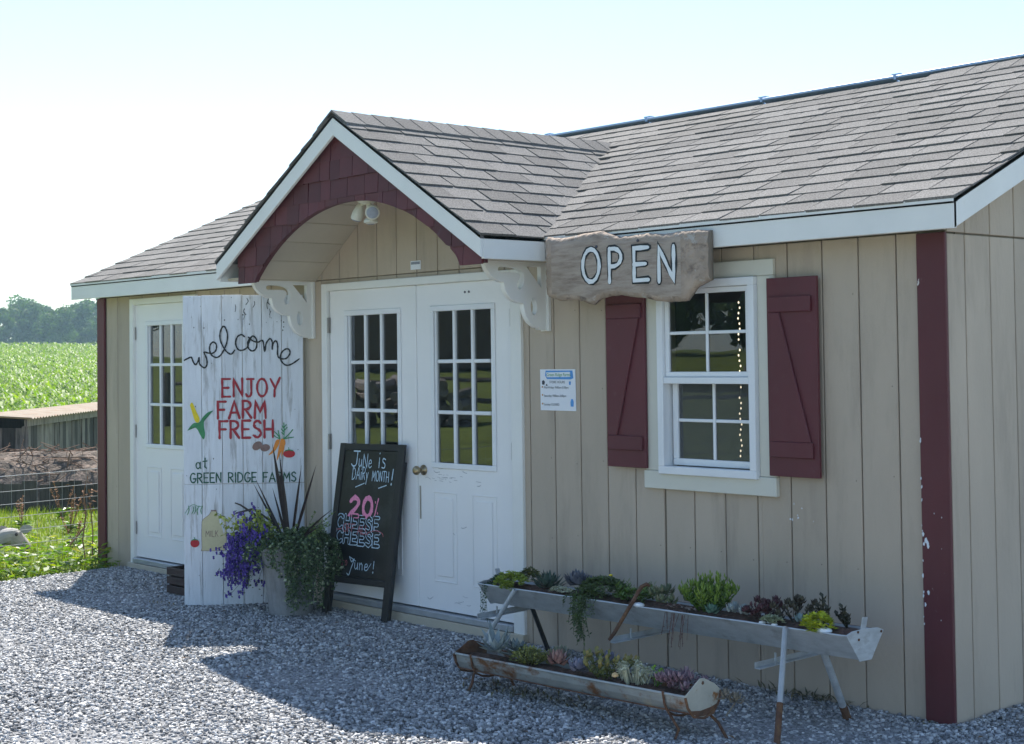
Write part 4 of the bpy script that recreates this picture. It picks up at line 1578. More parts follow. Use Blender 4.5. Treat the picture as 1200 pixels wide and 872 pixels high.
for (cx, cy, k) in ((.700, .982, 1), (.067, .404, .8)):
    ribbon(m, [(cx - .024 * k, cy - .006), (cx, cy), (cx + .024 * k, cy - .006)], .008 * k, to_s, .0018)
    ribbon(m, [(cx, cy), (cx - .004, cy + .016 * k)], .004, to_s, .0018)
m.build('tomato_stalk', green_p, ws)
m = MB()
ribbon(m, smooth_pts([(.004, .575), (.03, .615), (.06, .632), (.095, .618), (.118, .622)], 4), .003, to_s)
for (x_, b_) in ((.018, .565), (.048, .572), (.062, .570), (.088, .565), (.112, .570)):
    ribbon(m, smooth_pts([(x_ + .008, .622), (x_ + (.012 if x_ < .08 else -.004), .595), (x_, b_)], 4), .0055, to_s, taper=True)
m.build('bean_pods', green_p, ws)
m = MB()
jug = smooth_pts([(.176, .585), (.212, .585), (.214, .565), (.245, .545), (.270, .520), (.276, .48), (.276, .335)], 3) + smooth_pts([(.270, .328), (.12, .328), (.114, .345), (.114, .50), (.125, .535), (.160, .560), (.176, .585)], 3)
fill(m, jug, to_s)
m.build('milk_jug', jug_l, ws)
m = MB()
fill(m, smooth_pts([(.226, .545), (.245, .535), (.262, .505), (.265, .455), (.258, .44), (.248, .48), (.232, .51)], 3), to_s, .0018)
m.build('jug_handle_gap', sign_white, ws)
m = MB()
ribbon(m, jug + [jug[0]], .0025, to_s, .0018)
text(m, 'MILK', .140, .420, .222, .038, .0035, to_s, .05, .0018)
ribbon(m, [(.178, .592), (.210, .590)], .006, to_s, .0018)
m.build('jug_outline', potato_l, ws)

# ================================================================== chalkboard
cb = thing('chalkboard', 'black-framed chalkboard easel leaning on the white double doors', 'chalkboard', (-4.2, -.17, -.035))
BL_, BR_, TR_, TL_ = Vector((-4.475, -.205, -.04)), Vector((-3.886, -.127, -.04)), Vector((-3.800, -.040, 1.047)), Vector((-4.330, -.145, 1.047))
cbn = (BR_ - BL_).cross(TL_ - BL_).normalized()
if cbn.y > 0: cbn = -cbn


def to_c(s, t, h):
    p = (BL_ * (1 - s) + BR_ * s) * (1 - t) + (TL_ * (1 - s) + TR_ * s) * t + cbn * h
    return tuple(p)


def cbar(s0, s1, t0, t1, h0, h1, name, m_):
    q = [to_c(s, t, h) for h in (h0, h1) for (s, t) in ((s0, t0), (s1, t0), (s1, t1), (s0, t1))]
    mb_ = MB().add(q, [(3, 2, 1, 0), (4, 5, 6, 7), (0, 1, 5, 4), (1, 2, 6, 5), (2, 3, 7, 6), (3, 0, 4, 7)])
    mb_.build(name, m_, cb, bevel=.003)


cbar(0, .078, 0, 1, -.022, 0, 'frame_leg', black_paint)
cbar(.905, 1, 0, 1, -.022, 0, 'frame_leg', black_paint)
cbar(.0785, .9045, .962, .999, -.021, -.001, 'frame_rail', black_paint)
cbar(.0785, .9045, .195, .232, -.021, -.001, 'frame_rail', black_paint)
cbar(.0785, .9045, .2325, .9615, -.016, -.010, 'writing_surface', slate)
# hinged rear frame folded almost flat
cbar(.02, .075, .01, .90, -.050, -.028, 'rear_leg', black_paint)
cbar(.925, .98, .01, .90, -.050, -.028, 'rear_leg', black_paint)


def nb(x, v):
    xl, xr = -4.43 - .045 * v, -3.81 + .095 * v
    s = (x - xl) / (xr - xl)
    return (s, v / 1.076)


def to_cc(u, v, h):
    s, t = nb(u, v)
    return to_c(s, t, h - .010)


m = MB()
text(m, 'J', -4.325, .935, -4.235, .092, .0085, to_cc)
text(m, 'uNe', -4.235, .93, -4.085, .085, .0065, to_cc, .05)
text(m, 'is', -4.005, .930, -3.925, .105, .0075, to_cc)
m.build('chalk_lettering', chalk_b, cb)
m = MB()
text(m, 'DAiRy', -4.295, .852, -4.115, .075, .0060, to_cc, .04)
text(m, 'MONTH', -4.065, .848, -3.880, .060, .0060, to_cc, .04)
ribbon(m, [(-3.832, .925), (-3.842, .862)], .010, to_cc)
ribbon(m, [(-3.846, .838), (-3.8475, .832)], .011, to_cc)
ribbon(m, [(-4.245, .806), (-4.15, .832)], .006, to_cc)
ribbon(m, [(-3.985, .806), (-3.90, .826)], .006, to_cc)
m.build('chalk_lettering', chalk_b, cb)
m = MB()
CHR = smooth_pts([(-4.225, .375), (-4.20, .345), (-4.175, .362), (-4.20, .30), (-4.215, .262), (-4.235, .272)], 4)
ribbon(m, CHR, .006, to_cc)
ribbon(m, [(-4.215, .372), (-4.16, .352)], .005, to_cc)
text(m, 'une', -4.165, .300, -4.03, .075, .0052, to_cc)
ribbon(m, [(-4.03, .31), (-4.0, .345)], .004, to_cc)
ribbon(m, [(-3.972, .362), (-3.975, .315)], .006, to_cc)
ribbon(m, [(-3.976, .295), (-3.977, .291)], .009, to_cc)
m.build('chalk_lettering', chalk_b, cb)
m = MB()
text(m, '20', -4.285, .628, -4.035, .118, .030, to_cc, .02)
text(m, '%', -4.012, .635, -3.968, .105, .011, to_cc, .0)
m.build('pink_chalk_lettering', chalk_p, cb)
mo, mi = MB(), MB()
for (v0, h_, u0, u1) in ((.545, .085, -4.405, -3.955), (.462, .080, -4.395, -3.940)):
    text(mo, 'CHEESE', u0, v0, u1, h_, .026, to_cc, .03, .0008, slope=-.02)
    text(mi, 'CHEESE', u0, v0, u1, h_, .0155, to_cc, .03, .0016, slope=-.02)
mo.build('outlined_lettering', chalk_b, cb)
mi.build('lettering_infill', slate, cb)
m = MB()
text(m, 'OFF', -4.325, .528, -4.205, .048, .0055, to_cc, .04, .0024)
text(m, 'ALL', -4.17, .520, -4.06, .050, .0055, to_cc, .04, .0024)
ribbon(m, smooth_pts([(-4.435, .552), (-4.40, .538), (-4.34, .545)], 3), .005, to_cc, .0024)
ribbon(m, smooth_pts([(-4.06, .53), (-3.98, .548), (-3.91, .535), (-3.895, .515)], 3), .0045, to_cc, .0024)
text(m, 'thro', -4.35, .318, -4.245, .060, .0045, to_cc)
m.build('red_chalk_lettering', chalk_r, cb)

# ================================================================== store hours notice
nt_ = thing('store_notice', 'small white paper of printed store hours pinned to tan siding', 'notice', (-2.464, -.002, 1.276))
MB().add([(-2.605, -.0035, 1.277), (-2.322, -.0035, 1.276), (-2.324, -.0045, 1.504), (-2.606, -.0045, 1.504), (-2.605, -.0015, 1.277), (-2.322, -.0015, 1.276), (-2.324, -.0025, 1.504), (-2.606, -.0025, 1.504)],
         [(0, 1, 2, 3), (4, 7, 6, 5), (0, 4, 5, 1), (1, 5, 6, 2), (2, 6, 7, 3), (3, 7, 4, 0)]).build('sheet', paper, nt_)
to_n = lambda u, v, h: (u, -.0046 - h, v)
m = MB()
fill(m, [(-2.560, 1.497), (-2.345, 1.497), (-2.338, 1.455), (-2.36, 1.448), (-2.55, 1.450), (-2.565, 1.47)], to_n, .0002)
m.build('blue_heading', paper_blue, nt_)
m = MB()
fill(m, [(-2.555, 1.487), (-2.365, 1.489), (-2.362, 1.462), (-2.552, 1.460)], to_n, .0005)
m.build('heading_band', paper, nt_)


def font(s, x0, z0, size, m_, y=-.0056, name='printed_line'):
    cu = bpy.data.curves.new(name, 'FONT')
    cu.body = s
    cu.size = size
    t = bpy.data.objects.new('tmp', cu)
    COL.objects.link(t)
    me = bpy.data.meshes.new_from_object(t)
    bpy.data.objects.remove(t)
    me.transform(Matrix.Translation(Vector((x0, y, z0)) - base_of(nt_)) @ Matrix.Rotation(R(90), 4, 'X'))
    me.materials.clear()
    me.materials.append(m_)
    me.name = name
    link(name, me, nt_)


font('Green Ridge Farms', -2.552, 1.466, .0245, ink_green, -.0062)
font('STORE HOURS', -2.530, 1.427, .019, ink)
font('Mon-Friday: 9:00am-5:30pm', -2.575, 1.398, .0175, ink)
font('Saturday: 9:00am-3:00pm', -2.575, 1.352, .0175, ink)
font('Sunday: CLOSED', -2.575, 1.304, .0175, ink)
m = MB()
for z_ in (1.402, 1.357, 1.309):
    fill(m, [(-2.593, z_), (-2.582, z_ + .001), (-2.583, z_ + .009), (-2.592, z_ + .009)], to_n, .0006)
m.build('orange_bullet', ink_orange, nt_)
m = MB()
fill(m, [(-2.59, 1.420), (-2.572, 1.418), (-2.566, 1.434), (-2.575, 1.444), (-2.59, 1.440)], to_n, .0006)
fill(m, [(-2.562, 1.416), (-2.545, 1.410), (-2.550, 1.424)], to_n, .0006)
m.build('cow_picture', ink, nt_)
m = MB()
fill(m, [(-2.362, 1.300), (-2.340, 1.300), (-2.338, 1.325), (-2.346, 1.342), (-2.356, 1.342), (-2.364, 1.325)], to_n, .0006)
fill(m, [(-2.372, 1.418), (-2.360, 1.418), (-2.358, 1.437), (-2.374, 1.437)], to_n, .0006)
m.build('bottle_picture', paper_blue, nt_)

st = thing('wall_sticker', 'tiny pale sticker on the boards above the double doors', 'sticker', (-3.72, -.002, 2.13))
MB().box(-3.768, -3.670, -.0045, -.001, 2.118, 2.172).build('plate', paper, st)
MB().box(-3.762, -3.676, -.0056, -.0047, 2.150, 2.166).build('blue_band', lamp_glass, st)

# ================================================================== security light
sl_ = thing('security_light', 'beige twin-head security light fixed under the arch of the porch', 'light', (-3.56, -.47, 2.48))
m = MB()
m.lathe((-3.56, -.485, 2.512), [(.062, 0), (.066, .006), (.05, .022), (.02, .034)], 16, (0, 0, -1))
m.build('base_plate', lamp_shell, sl_, smooth=False)
MB().box(-3.66, -3.46, PY + .021, -.38, 2.513, 2.523).build('mounting_board', tan_soffit, sl_)


def head(c, d, r_, L, nm):
    c, d = Vector(c), Vector(d).normalized()
    m = MB()
    m.lathe(c - d * L * .5, [(r_ * .45, 0), (r_ * .75, L * .25), (r_, L * .62), (r_, L * .95), (r_ * .86, L)], 18, d)
    o = m.build(nm, lamp_shell, sl_, smooth=False)
    m = MB()
    m.lathe(c + d * L * .48, [(r_ * .80, 0), (r_ * .78, .006), (r_ * .4, .010)], 18, d)
    m.build('lens', lamp_glass, o)
    MB().tube([c - d * L * .45, (-3.56 + (c.x + 3.56) * .3, -.48, 2.485)], .010, 8).build('swivel_arm', lamp_shell, o)


head((-3.665, -.47, 2.443), (-.35, -.15, -1), .034, .10, 'lamp_head')
head((-3.497, -.49, 2.428), (.80, -.62, -.20), .043, .085, 'lamp_head')
m = MB()
m.lathe((-3.535, -.475, 2.395), [(.028, 0), (.042, .014), (.042, .026), (.02, .034)], 16, (0, 0, -1))
so2 = m.build('motion_sensor', lamp_shell, sl_)
MB().lathe((-3.535, -.475, 2.362), [(.022, 0), (.018, .004)], 14, (0, 0, -1)).build('lens', lamp_glass, so2)
MB().tube([(-3.535, -.475, 2.396), (-3.555, -.48, 2.48)], .011, 8).build('swivel_arm', lamp_shell, so2)

# ================================================================== things inside, seen through the glass
m = MB()
ls = thing('string_lights', 'string of small warm bulbs hanging inside the window', 'string lights', (-1.25, .10, 1.05))
pts = [(-1.258 + .006 * math.sin(k * 1.7), .11, 1.83 - .0263 * k) for k in range(30)]
MB().tube(pts, .0018, 4).build('wire', black_paint, ls)
bm_ = MB()
bm_.lathe((0, 0, 0), [(.001, -.006), (.0036, -.003), (.0036, .003), (.001, .006)], 8)
bme = bm_.mesh('bulb', mats=(bulb_m,))
for k, p in enumerate(pts):
    if k in (8, 17): continue
    o = link('bulb', bme, ls)
    o.location = Vector(p) - Vector(ls.location) + Vector((0, -.006, 0))
bb = thing('blue_placeholder', 'rounded blue tub behind the lower window panes inside the shop', 'placeholder', (-1.05, .30, .75))  # added body standing in for an unidentified blue shape in the lower panes
m = MB()
m.lathe((-1.02, .42, .72), [(.24, 0), (.26, .25), (.27, .40), (.22, .47), (.10, .50)], 24)
m.build('placeholder_body', blue_m, bb, smooth=True)
MB().lathe((-1.02, .42, 1.115), [(.275, 0), (.282, .012), (.275, .024)], 24).build('placeholder_rim', blue_m, bb)
tb_ = thing('inside_table', 'wooden display table inside behind the window', 'table', (-1.2, .45, 0.02))
MB().box(-1.9, -.4, .14, .75, .68, .715).build('table_top', inner_m, tb_)
for (a, b) in ((-1.86, .18), (-.46, .18), (-1.86, .70), (-.46, .70)):
    MB().box(a, a + .05, b, b + .05, .02, .68).build('leg', inner_m, tb_)

# ================================================================== crate behind the welcome board
cr_ = thing('slatted_crate', 'small dark slatted crate behind the welcome board', 'crate', (-5.78, -.36, -.03))
for k in range(3):
    z0 = -.03 + .062 * k
    MB().box(-5.965, -5.60, -.47, -.458, z0 + .004, z0 + .055).build('slat', crate_m, cr_, bevel=.002)
    MB().box(-5.965, -5.60, -.24, -.228, z0 + .004, z0 + .055).build('slat', crate_m, cr_, bevel=.002)
    MB().box(-5.965, -5.953, -.4575, -.2405, z0 + .004, z0 + .055).build('slat', crate_m, cr_, bevel=.002)
    MB().box(-5.612, -5.60, -.4575, -.2405, z0 + .004, z0 + .055).build('slat', crate_m, cr_, bevel=.002)
for (a, b) in ((-5.952, -.457), (-5.633, -.457), (-5.952, -.261), (-5.633, -.261)):
    MB().box(a, a + .02, b, b + .02, -.03, .15).build('corner_post', crate_m, cr_)
MB().box(-5.952, -5.613, -.457, -.241, -.028, -.018).build('base_board', crate_m, cr_)


# ================================================================== plants
PM = {}


def pmat(name, c, c2=None, rough=.45, trans=.12, spec=.4):
    if name not in PM:
        d = tuple(min(1, k * 1.35) for k in c) if c2 is None else c2
        PM[name] = mat(name, c, rough, .12, 20, bump=.1, bscale=80, attr=[(0, tuple(k * .55 for k in c)), (.5, c), (1, d)], trans=trans, spec=spec)
    return PM[name]


def rosette(mb, c, n, L, W, seed=0, T=.006, up0=.15, up1=1.2, cup=.25, tone=None, tilt=None):
    rr = random.Random(seed)
    c = Vector(c)
    for i in range(n):
        a = i * 2.39996 + rr.uniform(-.15, .15)
        k = i / max(1, n - 1)               # 0 outer .. 1 inner
        el = up0 + (up1 - up0) * k
        d = Vector((math.cos(a) * math.cos(el), math.sin(a) * math.cos(el), math.sin(el)))
        w = Vector((-math.sin(a), math.cos(a), 0))
        if tilt is not None:
            M = Matrix.Rotation(tilt[0], 3, 'X') @ Matrix.Rotation(tilt[1], 3, 'Y')
            d, w = M @ d, M @ w
        l = L * (1 - .45 * k) * rr.uniform(.9, 1.08)
        mb.fleaf(c + Vector((0, 0, .004 + .012 * k)), d, w, l, W * (1 - .35 * k), T, cup, tone=(rr.uniform(.3, .8) if tone is None else tone) * (.75 + .4 * k))


def stems(mb, c, n, spread, H, leafL, leafW, seed=0, nl=9, fleshy=False, T=.004, tonef=None):
    """several upright stems with leaves all round"""
    rr = random.Random(seed)
    c = Vector(c)
    for i in range(n):
        a = rr.uniform(0, 6.28); r_ = spread * math.sqrt(rr.random())
        tip = c + Vector((math.cos(a) * r_ * 1.5, math.sin(a) * r_ * 1.1, H * rr.uniform(.65, 1) * (1 - .35 * (r_ / max(spread, 1e-6)) ** 2)))
        b = c + Vector((math.cos(a) * r_ * .5, math.sin(a) * r_ * .5, 0))
        mb.tube([b, tip], [.0028, .0015], 4, False, tone=.2)
        for k in range(nl):
            t = .18 + .82 * k / (nl - 1)
            p = b.lerp(tip, t)
            aa = k * 2.4 + rr.uniform(-.4, .4)
            el = .3 + .9 * t ** 2
            d = Vector((math.cos(aa) * math.cos(el), math.sin(aa) * math.cos(el), math.sin(el)))
            w = Vector((-math.sin(aa), math.cos(aa), 0))
            tn = min(1, max(0, (.25 + .55 * t + rr.gauss(0, .12)) if tonef is None else tonef(t, rr)))
            if fleshy: mb.fleaf(p, d, w, leafL * rr.uniform(.8, 1.15), leafW, T, .15, tone=tn)
            else: mb.leaf(p, d, w, leafL * rr.uniform(.75, 1.15), leafW, .2, .15, tone=tn)


def mound(mb, c, n, rx, ry, H, leafL, leafW, seed=0, cl=5):
    """low cushion of small leaf whorls"""
    rr = random.Random(seed)
    c = Vector(c)
    for i in range(n):
        a = rr.uniform(0, 6.28); r_ = math.sqrt(rr.random())
        p = c + Vector((math.cos(a) * rx * r_, math.sin(a) * ry * r_, H * (1 - r_ * r_) ** .5 * rr.uniform(.65, 1.1)))
        tn = rr.uniform(.2, .95)
        for k in range(cl):
            aa = k * 6.28 / cl + rr.random()
            el = rr.uniform(.2, .9)
            d = Vector((math.cos(aa) * math.cos(el) + math.cos(a) * r_ * .4, math.sin(aa) * math.cos(el) + math.sin(a) * r_ * .4, math.sin(el)))
            mb.leaf(p, d, (-math.sin(aa), math.cos(aa), 0), leafL * rr.uniform(.7, 1.2), leafW, .2, .1, tone=min(1, max(0, tn + rr.gauss(0, .1))))


def vine(mb, pts, leafL, leafW, seed=0, step=.014, tone0=.5, edge_out=1.):
    rr = random.Random(seed)
    P = [Vector(p) for p in pts]
    mb.tube(P, .0014, 4, False, tone=.15)
    for a, b in zip(P, P[1:]):
        n_ = max(1, int((b - a).length / step))
        for k in range(n_):
            p = a.lerp(b, (k + rr.random()) / n_)
            d = Vector((rr.gauss(0, 1), rr.gauss(0, 1) - .4 * edge_out, rr.gauss(-.1, .7)))
            w = Vector((rr.gauss(0, 1), rr.gauss(0, 1), rr.gauss(0, 1)))
            mb.leaf(p, d, w, leafL * rr.uniform(.6, 1.2), leafW * rr.uniform(.8, 1.2), .15, .2, tone=min(1, max(0, tone0 + rr.gauss(0, .25))))


def plant(name, label, mb, m, loc, cat='plant', group=None, extra=()):
    """one-mesh plant, or an empty with parts if there are extras [(part name, MB, material)]"""
    if not extra:
        me = mb.mesh(name, Vector(loc), (m,))
        o = link(name, me)
        o.location = loc
        o['label'], o['category'] = label, cat
        if group: o['group'] = group
        return o
    t = thing(name, label, cat, loc, group)
    mb.build('foliage', m, t)
    for nm, e, em in extra:
        e.build(nm, em, t)
    return t


# ------------------------------------------------------------------ upper trough
A0, A1 = Vector((-2.617, -.46, .361)), Vector((-.150, -.565, .400))     # front rim ends
along = (A1 - A0).normalized()
backv = Vector((.01, .232, 0))
down = Vector((0, 0, -1))
tr = thing('trough_planter', 'long galvanised feed trough on splayed legs planted with succulents', 'planter', (-1.38, -.4, -.03), 'two metal feed troughs planted with succulents')


def tp(x, f, dz):
    """point on the trough at world x: f 0 front rim .. 1 back rim, dz below the rim"""
    t = (x - A0.x) / (A1.x - A0.x)
    return A0.lerp(A1, t) + backv * f + Vector((0, 0, -dz))


HT = .108
prof = [(0, 0), (.36, HT), (.64, HT), (1, 0)]
tk = .004
m = MB()
NX = 26
for (f0, d0), (f1, d1), nm in ((prof[0], prof[1], 'front'), (prof[1], prof[2], 'base'), (prof[2], prof[3], 'back')):
    inn = Vector((0, .004, .003)) if nm == 'front' else (Vector((0, 0, .004)) if nm == 'base' else Vector((0, -.004, .003)))
    vs, fs = [], []
    for i in range(NX + 1):
        x = A0.x + (A1.x - A0.x) * i / NX
        wob = Vector((0, .0025 * math.sin(i * 1.9), .002 * math.sin(i * 1.3 + 1))) if nm == 'front' else Vector((0, 0, 0))
        a, b = tp(x, f0, d0) + wob, tp(x, f1, d1)
        vs += [a, b, b + inn, a + inn]
    for i in range(NX):
        k = 4 * i
        for q in range(4):
            fs.append((k + q, k + (q + 1) % 4, k + 4 + (q + 1) % 4, k + 4 + q))
    fs += [(0, 3, 2, 1), (4 * NX, 4 * NX + 1, 4 * NX + 2, 4 * NX + 3)]
    MB().add(vs, fs).build({'front': 'front_sheet', 'base': 'base_sheet', 'back': 'back_sheet'}[nm], galv if nm != 'back' else galv_old, tr)
m.tube([tp(A0.x, 0, 0) + Vector((0, -.001, .001)), tp(-1.4, 0, 0) + Vector((0, -.001, .0)), tp(A1.x, 0, 0) + Vector((0, -.001, .001))], .0042, 6)
m.build('rolled_rim', galv, tr)
MB().tube([tp(A0.x, 1, 0), tp(A1.x, 1, 0)], .0042, 6).build('rolled_rim', rusty, tr)
# end plates
for x, sgn, nm in ((A0.x, -1, 'left'), (A1.x, 1, 'right')):
    pl = [tp(x, -.03, -.004), tp(x, .14, -.016), tp(x, .5, -.020), tp(x, .88, -.014), tp(x, 1.04, 0), tp(x, .68, HT + .006), tp(x, .34, HT + .006)]
    e = MB().prism(pl, Vector((sgn * .005, 0, 0)))
    eo = e.build('end_plate', galv, tr, bevel=.0015)
    e = MB()
    if sgn > 0:
        for (f, d) in ((.30, -.010), (.32, .022), (.96, .004)):
            e.lathe(tp(x, f, d) + Vector((.0052, 0, 0)), [(.006, 0), (.0055, .003), (.002, .004)], 8, (1, 0, 0))
        e.build('rivet', rusty, eo)
    q = tp(x, .42 if sgn > 0 else .55, 0) - Vector((sgn * .012, 0, 0))
    e = MB()
    e.obox(q + Vector((0, 0, -.02)), (.004 * sgn, 0, 0), (.006, .026, 0), Vector((-.03 * (1 if sgn < 0 else -.6), .0, .088)))
    e.build('strap_end', galv, tr)
# soil
m = MB()
vs, fs = [], []
rr = random.Random(2)
for i in range(61):
    x = A0.x + .01 + (A1.x - A0.x - .02) * i / 60
    for j in range(7):
        f = .06 + .88 * j / 6
        vs.append(tp(x, f, .010 - .018 * math.sin(math.pi * j / 6) + rr.uniform(-.004, .004)))
for i in range(60):
    for j in range(6):
        k = i * 7 + j
        fs.append((k, k + 7, k + 8, k + 1))
m.add(vs, fs)
m.build('soil', soil, tr)


def leg(parent, p0, p1, r, m_, foot=None, nm='leg', sleeve=None):
    p0, p1 = Vector(p0), Vector(p1)
    o = MB().tube([p0, p1], r, 10).build(nm, m_, parent, smooth=False)
    if foot:
        d = (p0 - p1)
        q = p1 + d * foot
        MB().tube([p1 - d.normalized() * .004, q], r * 1.12, 10).build('rusted_foot', rusty, o)
    return o


leg(tr, tp(-.47, -.035, -.004), (-.345, -.785, -.035), .0125, rust_galv, .34)
leg(tr, (-.375, -.425, .292), (-.402, -.225, -.035), .016, galv, .20)
leg(tr, tp(-2.30, -.035, .0), (-2.58, -.545, -.035), .0125, galv, .0)
leg(tr, tp(-2.36, .64, HT - .004), (-2.500, -.085, -.035) if False else (-2.488, -.075, -.035), .0125, black_paint, .0)
for (x0, x1) in ((-2.44, -2.50), (-1.465, -1.49), (-.59, -.615)):
    m = MB()
    m.obox((x0, -.625, .215), (.030, 0, 0), Vector((x1 - x0, .47, .0)), (0, 0, .004))
    m.obox((x0, -.625, .2195), (.0035, 0, 0), Vector((x1 - x0, .47, .0)), (0, 0, .022))
    m.build('cross_bar', galv, tr)
    # hanger straps tying the bar to the trough
    MB().obox((x0 + .012, -.505, .2195), (.010, 0, 0), (0, .004, 0), (0, 0, .05)).build('hanger', galv_old, tr)
MB().tube([(-1.470, -.628, .228), (-1.450, -.612, .262), (-1.400, -.475, .470), (-1.390, -.450, .480), (-1.385, -.435, .470)], [.008, .010, .010, .010, .008], 8).build('folded_leg', rusty, tr)
# pale stones, plant tags on the soil
for k, (x, f, r_, nm) in enumerate(((-1.395, .05, .024, 'pebble'), (-.285, .10, .030, 'pebble'), (-.62, .06, .014, 'pebble'), (-.545, .03, .012, 'pebble'), (-2.43, .06, .016, 'pebble'), (-.60, .15, .010, 'pebble'))):
    m = MB()
    rr = random.Random(k)
    V_ = [Vector((a, b, c)).normalized() for a in (-1, 0, 1) for b in (-1, 0, 1) for c in (-1, 0, 1) if (a, b, c) != (0, 0, 0)]
    bmx = bmesh.new()
    c = tp(x, f, -.006)
    for v in V_:
        bmx.verts.new(c + Vector((v.x * r_ * 1.3, v.y * r_, v.z * r_ * .55)) * 1.0 * 1.0)
    bmesh.ops.convex_hull(bmx, input=bmx.verts)
    me = bpy.data.meshes.new('pebble')
    bmx.to_mesh(me); bmx.free()
    me.transform(Matrix.Translation(-c))
    me.materials.append(white_l)
    o = link('pebble', me)
    o.location = c
    o['label'] = ('pale blue-white stone beside the rusty bent bar on the upper trough', 'largest white stone by the right end plate of the upper trough', 'white pebble on the trough rim left of the bare right leg',
                  'small white pebble on the rim right above the bare right leg', 'white pebble beside the yellow-green sedum at the left end', 'tiny white pebble behind two others near the right leg')[k]
    o['category'] = 'stone'
    o['group'] = 'white stones laid on the upper trough'

# plants of the upper trough
G1 = 'succulents in the upper trough'
U = lambda x, f=.5, up_=.006: tp(x, f, -up_)
m = MB()
for k in range(5):
    p = U(-2.585 + .010 * k, .02)
    vine(m, [U(-2.52, .3, .012), p, p + Vector((-.004, -.015, -.05)), p + Vector((.004 * k, -.018, -.10 - .018 * k)), p + Vector((.004 * k - .004, -.016, -.16 - .010 * k))], .014, .009, k, .012, .45)
mound(m, U(-2.54, .4), 60, .06, .05, .04, .016, .009, 3)
plant('trailing_succulent', 'thin green strand hanging over the left end of the upper trough', m, pmat('string_green', (.05, .10, .045)), U(-2.55, .4), 'plant', G1)
m = MB()
mound(m, U(-2.385, .18), 190, .105, .075, .065, .020, .013, 4)
mound(m, U(-2.37, -.04, -.010), 70, .04, .02, .045, .018, .012, 14)
plant('sedum', 'bright yellow-green sedum spilling over the left end of the upper trough', m, pmat('lime_sedum', (.30, .38, .05), (.42, .50, .10)), U(-2.385, .3), 'plant', G1)
m = MB()
mound(m, U(-2.385, .70), 120, .075, .05, .075, .018, .011, 5)
plant('sedum', 'dark olive tuft behind the bright yellow-green sedum', m, pmat('olive_sedum', (.10, .13, .025), (.24, .20, .04)), U(-2.385, .7), 'plant', G1)
m = MB()
rosette(m, U(-2.165, .45), 34, .125, .036, 6, .006, .10, 1.35, .18)
plant('agave', 'dark blue-green pointed agave rosette second in the upper trough', m, pmat('agave_green', (.055, .095, .075), (.11, .16, .13)), U(-2.165, .45), 'plant', G1)
m = MB()
rosette(m, U(-1.975, .6, .035), 40, .095, .050, 7, .007, .05, 1.35, .35)
rosette(m, U(-1.915, .75, .03), 24, .07, .04, 8, .007, .05, 1.3, .35)
plant('echeveria', 'large grey-purple echeveria beside the agave', m, pmat('grey_echeveria', (.13, .14, .18), (.24, .25, .32)), U(-1.96, .6), 'plant', G1)
m = MB()
mound(m, U(-1.985, .18), 120, .085, .035, .028, .012, .008, 9)
plant('sedum', 'cream white stonecrop in front of the grey-purple echeveria', m, pmat('cream_sedum', (.42, .43, .30), (.62, .62, .50)), U(-1.985, .18), 'plant', G1)
m = MB()
mound(m, U(-1.74, .45), 420, .15, .10, .085, .024, .010, 10)
rr = random.Random(40)
for k in range(34):
    x = -1.80 + rr.gauss(0, .05)
    L = rr.uniform(.10, .25) * (1 - min(.7, abs(x + 1.79) * 5))
    p = U(x, .02, .01)
    e = p + Vector((rr.uniform(-.02, .05), -.035, -L))
    vine(m, [U(x, .35, .03), p + Vector((0, -.02, 0)), p.lerp(e, .5) + Vector((rr.uniform(-.01, .01), -.02, 0)), e], .022, .009, k + 60, .011, .5)
plant('trailing_succulent', 'thick green mat pouring far down the front of the upper trough', m, pmat('mat_green', (.075, .115, .040), (.14, .20, .06)), U(-1.74, .4), 'plant', G1,
      [('yellow_flower', MB().lathe(U(-1.715, .55, .105), [(.003, 0), (.010, .004), (.008, .008), (.002, .010)], 8), yellow_l)])
m = MB()
stems(m, U(-1.545, .55), 20, .10, .085, .030, .011, 11, 9)
mound(m, U(-1.53, .45), 120, .11, .07, .05, .022, .010, 12)
plant('sedum', 'low mid-green tuft just left of the rusty bent bar', m, pmat('mid_green', (.10, .17, .035), (.19, .28, .06)), U(-1.54, .5), 'plant', G1)
m = MB()
rr = random.Random(13)
for k in range(9):
    rosette(m, U(-1.29 + rr.uniform(-.09, .09), .45 + rr.uniform(-.3, .35), rr.uniform(.01, .06)), 14, .055, .020, 20 + k, .006, .2, 1.3, .3)
plant('crassula', 'pale grey-green rosettes with pink tips right of the rusty bar', m, pmat('pink_tip_green', (.15, .19, .10), (.42, .33, .20)), U(-1.29, .45), 'plant', G1)
m = MB()
stems(m, U(-1.035, .5), 62, .105, .165, .030, .012, 14, 13, True, .005)
plant('jade_plant', 'tallest bright green bushy succulent in the middle of the upper trough', m, pmat('bright_jade', (.10, .19, .022), (.26, .36, .045)), U(-1.035, .5), 'plant', G1)
m = MB()
for k, (x, f) in enumerate(((-.855, .3), (-.80, .42), (-.885, .55), (-.77, .25))):
    rosette(m, U(x, f, .02), 20, .042, .022, 40 + k, .006, .1, 1.3, .4)
plant('echeveria', 'cluster of small whitish rosettes right of the bushy green plant', m, pmat('white_echeveria', (.36, .41, .40), (.60, .64, .62)), U(-.83, .35), 'plant', G1)
m = MB()
rosette(m, U(-.945, .16, .01), 16, .055, .030, 48, .006, .05, .9, .3)
plant('echeveria', 'flat jade-green rosette at the foot of the bushy green plant', m, pmat('jade_flat', (.13, .24, .17)), U(-.945, .2), 'plant', G1)
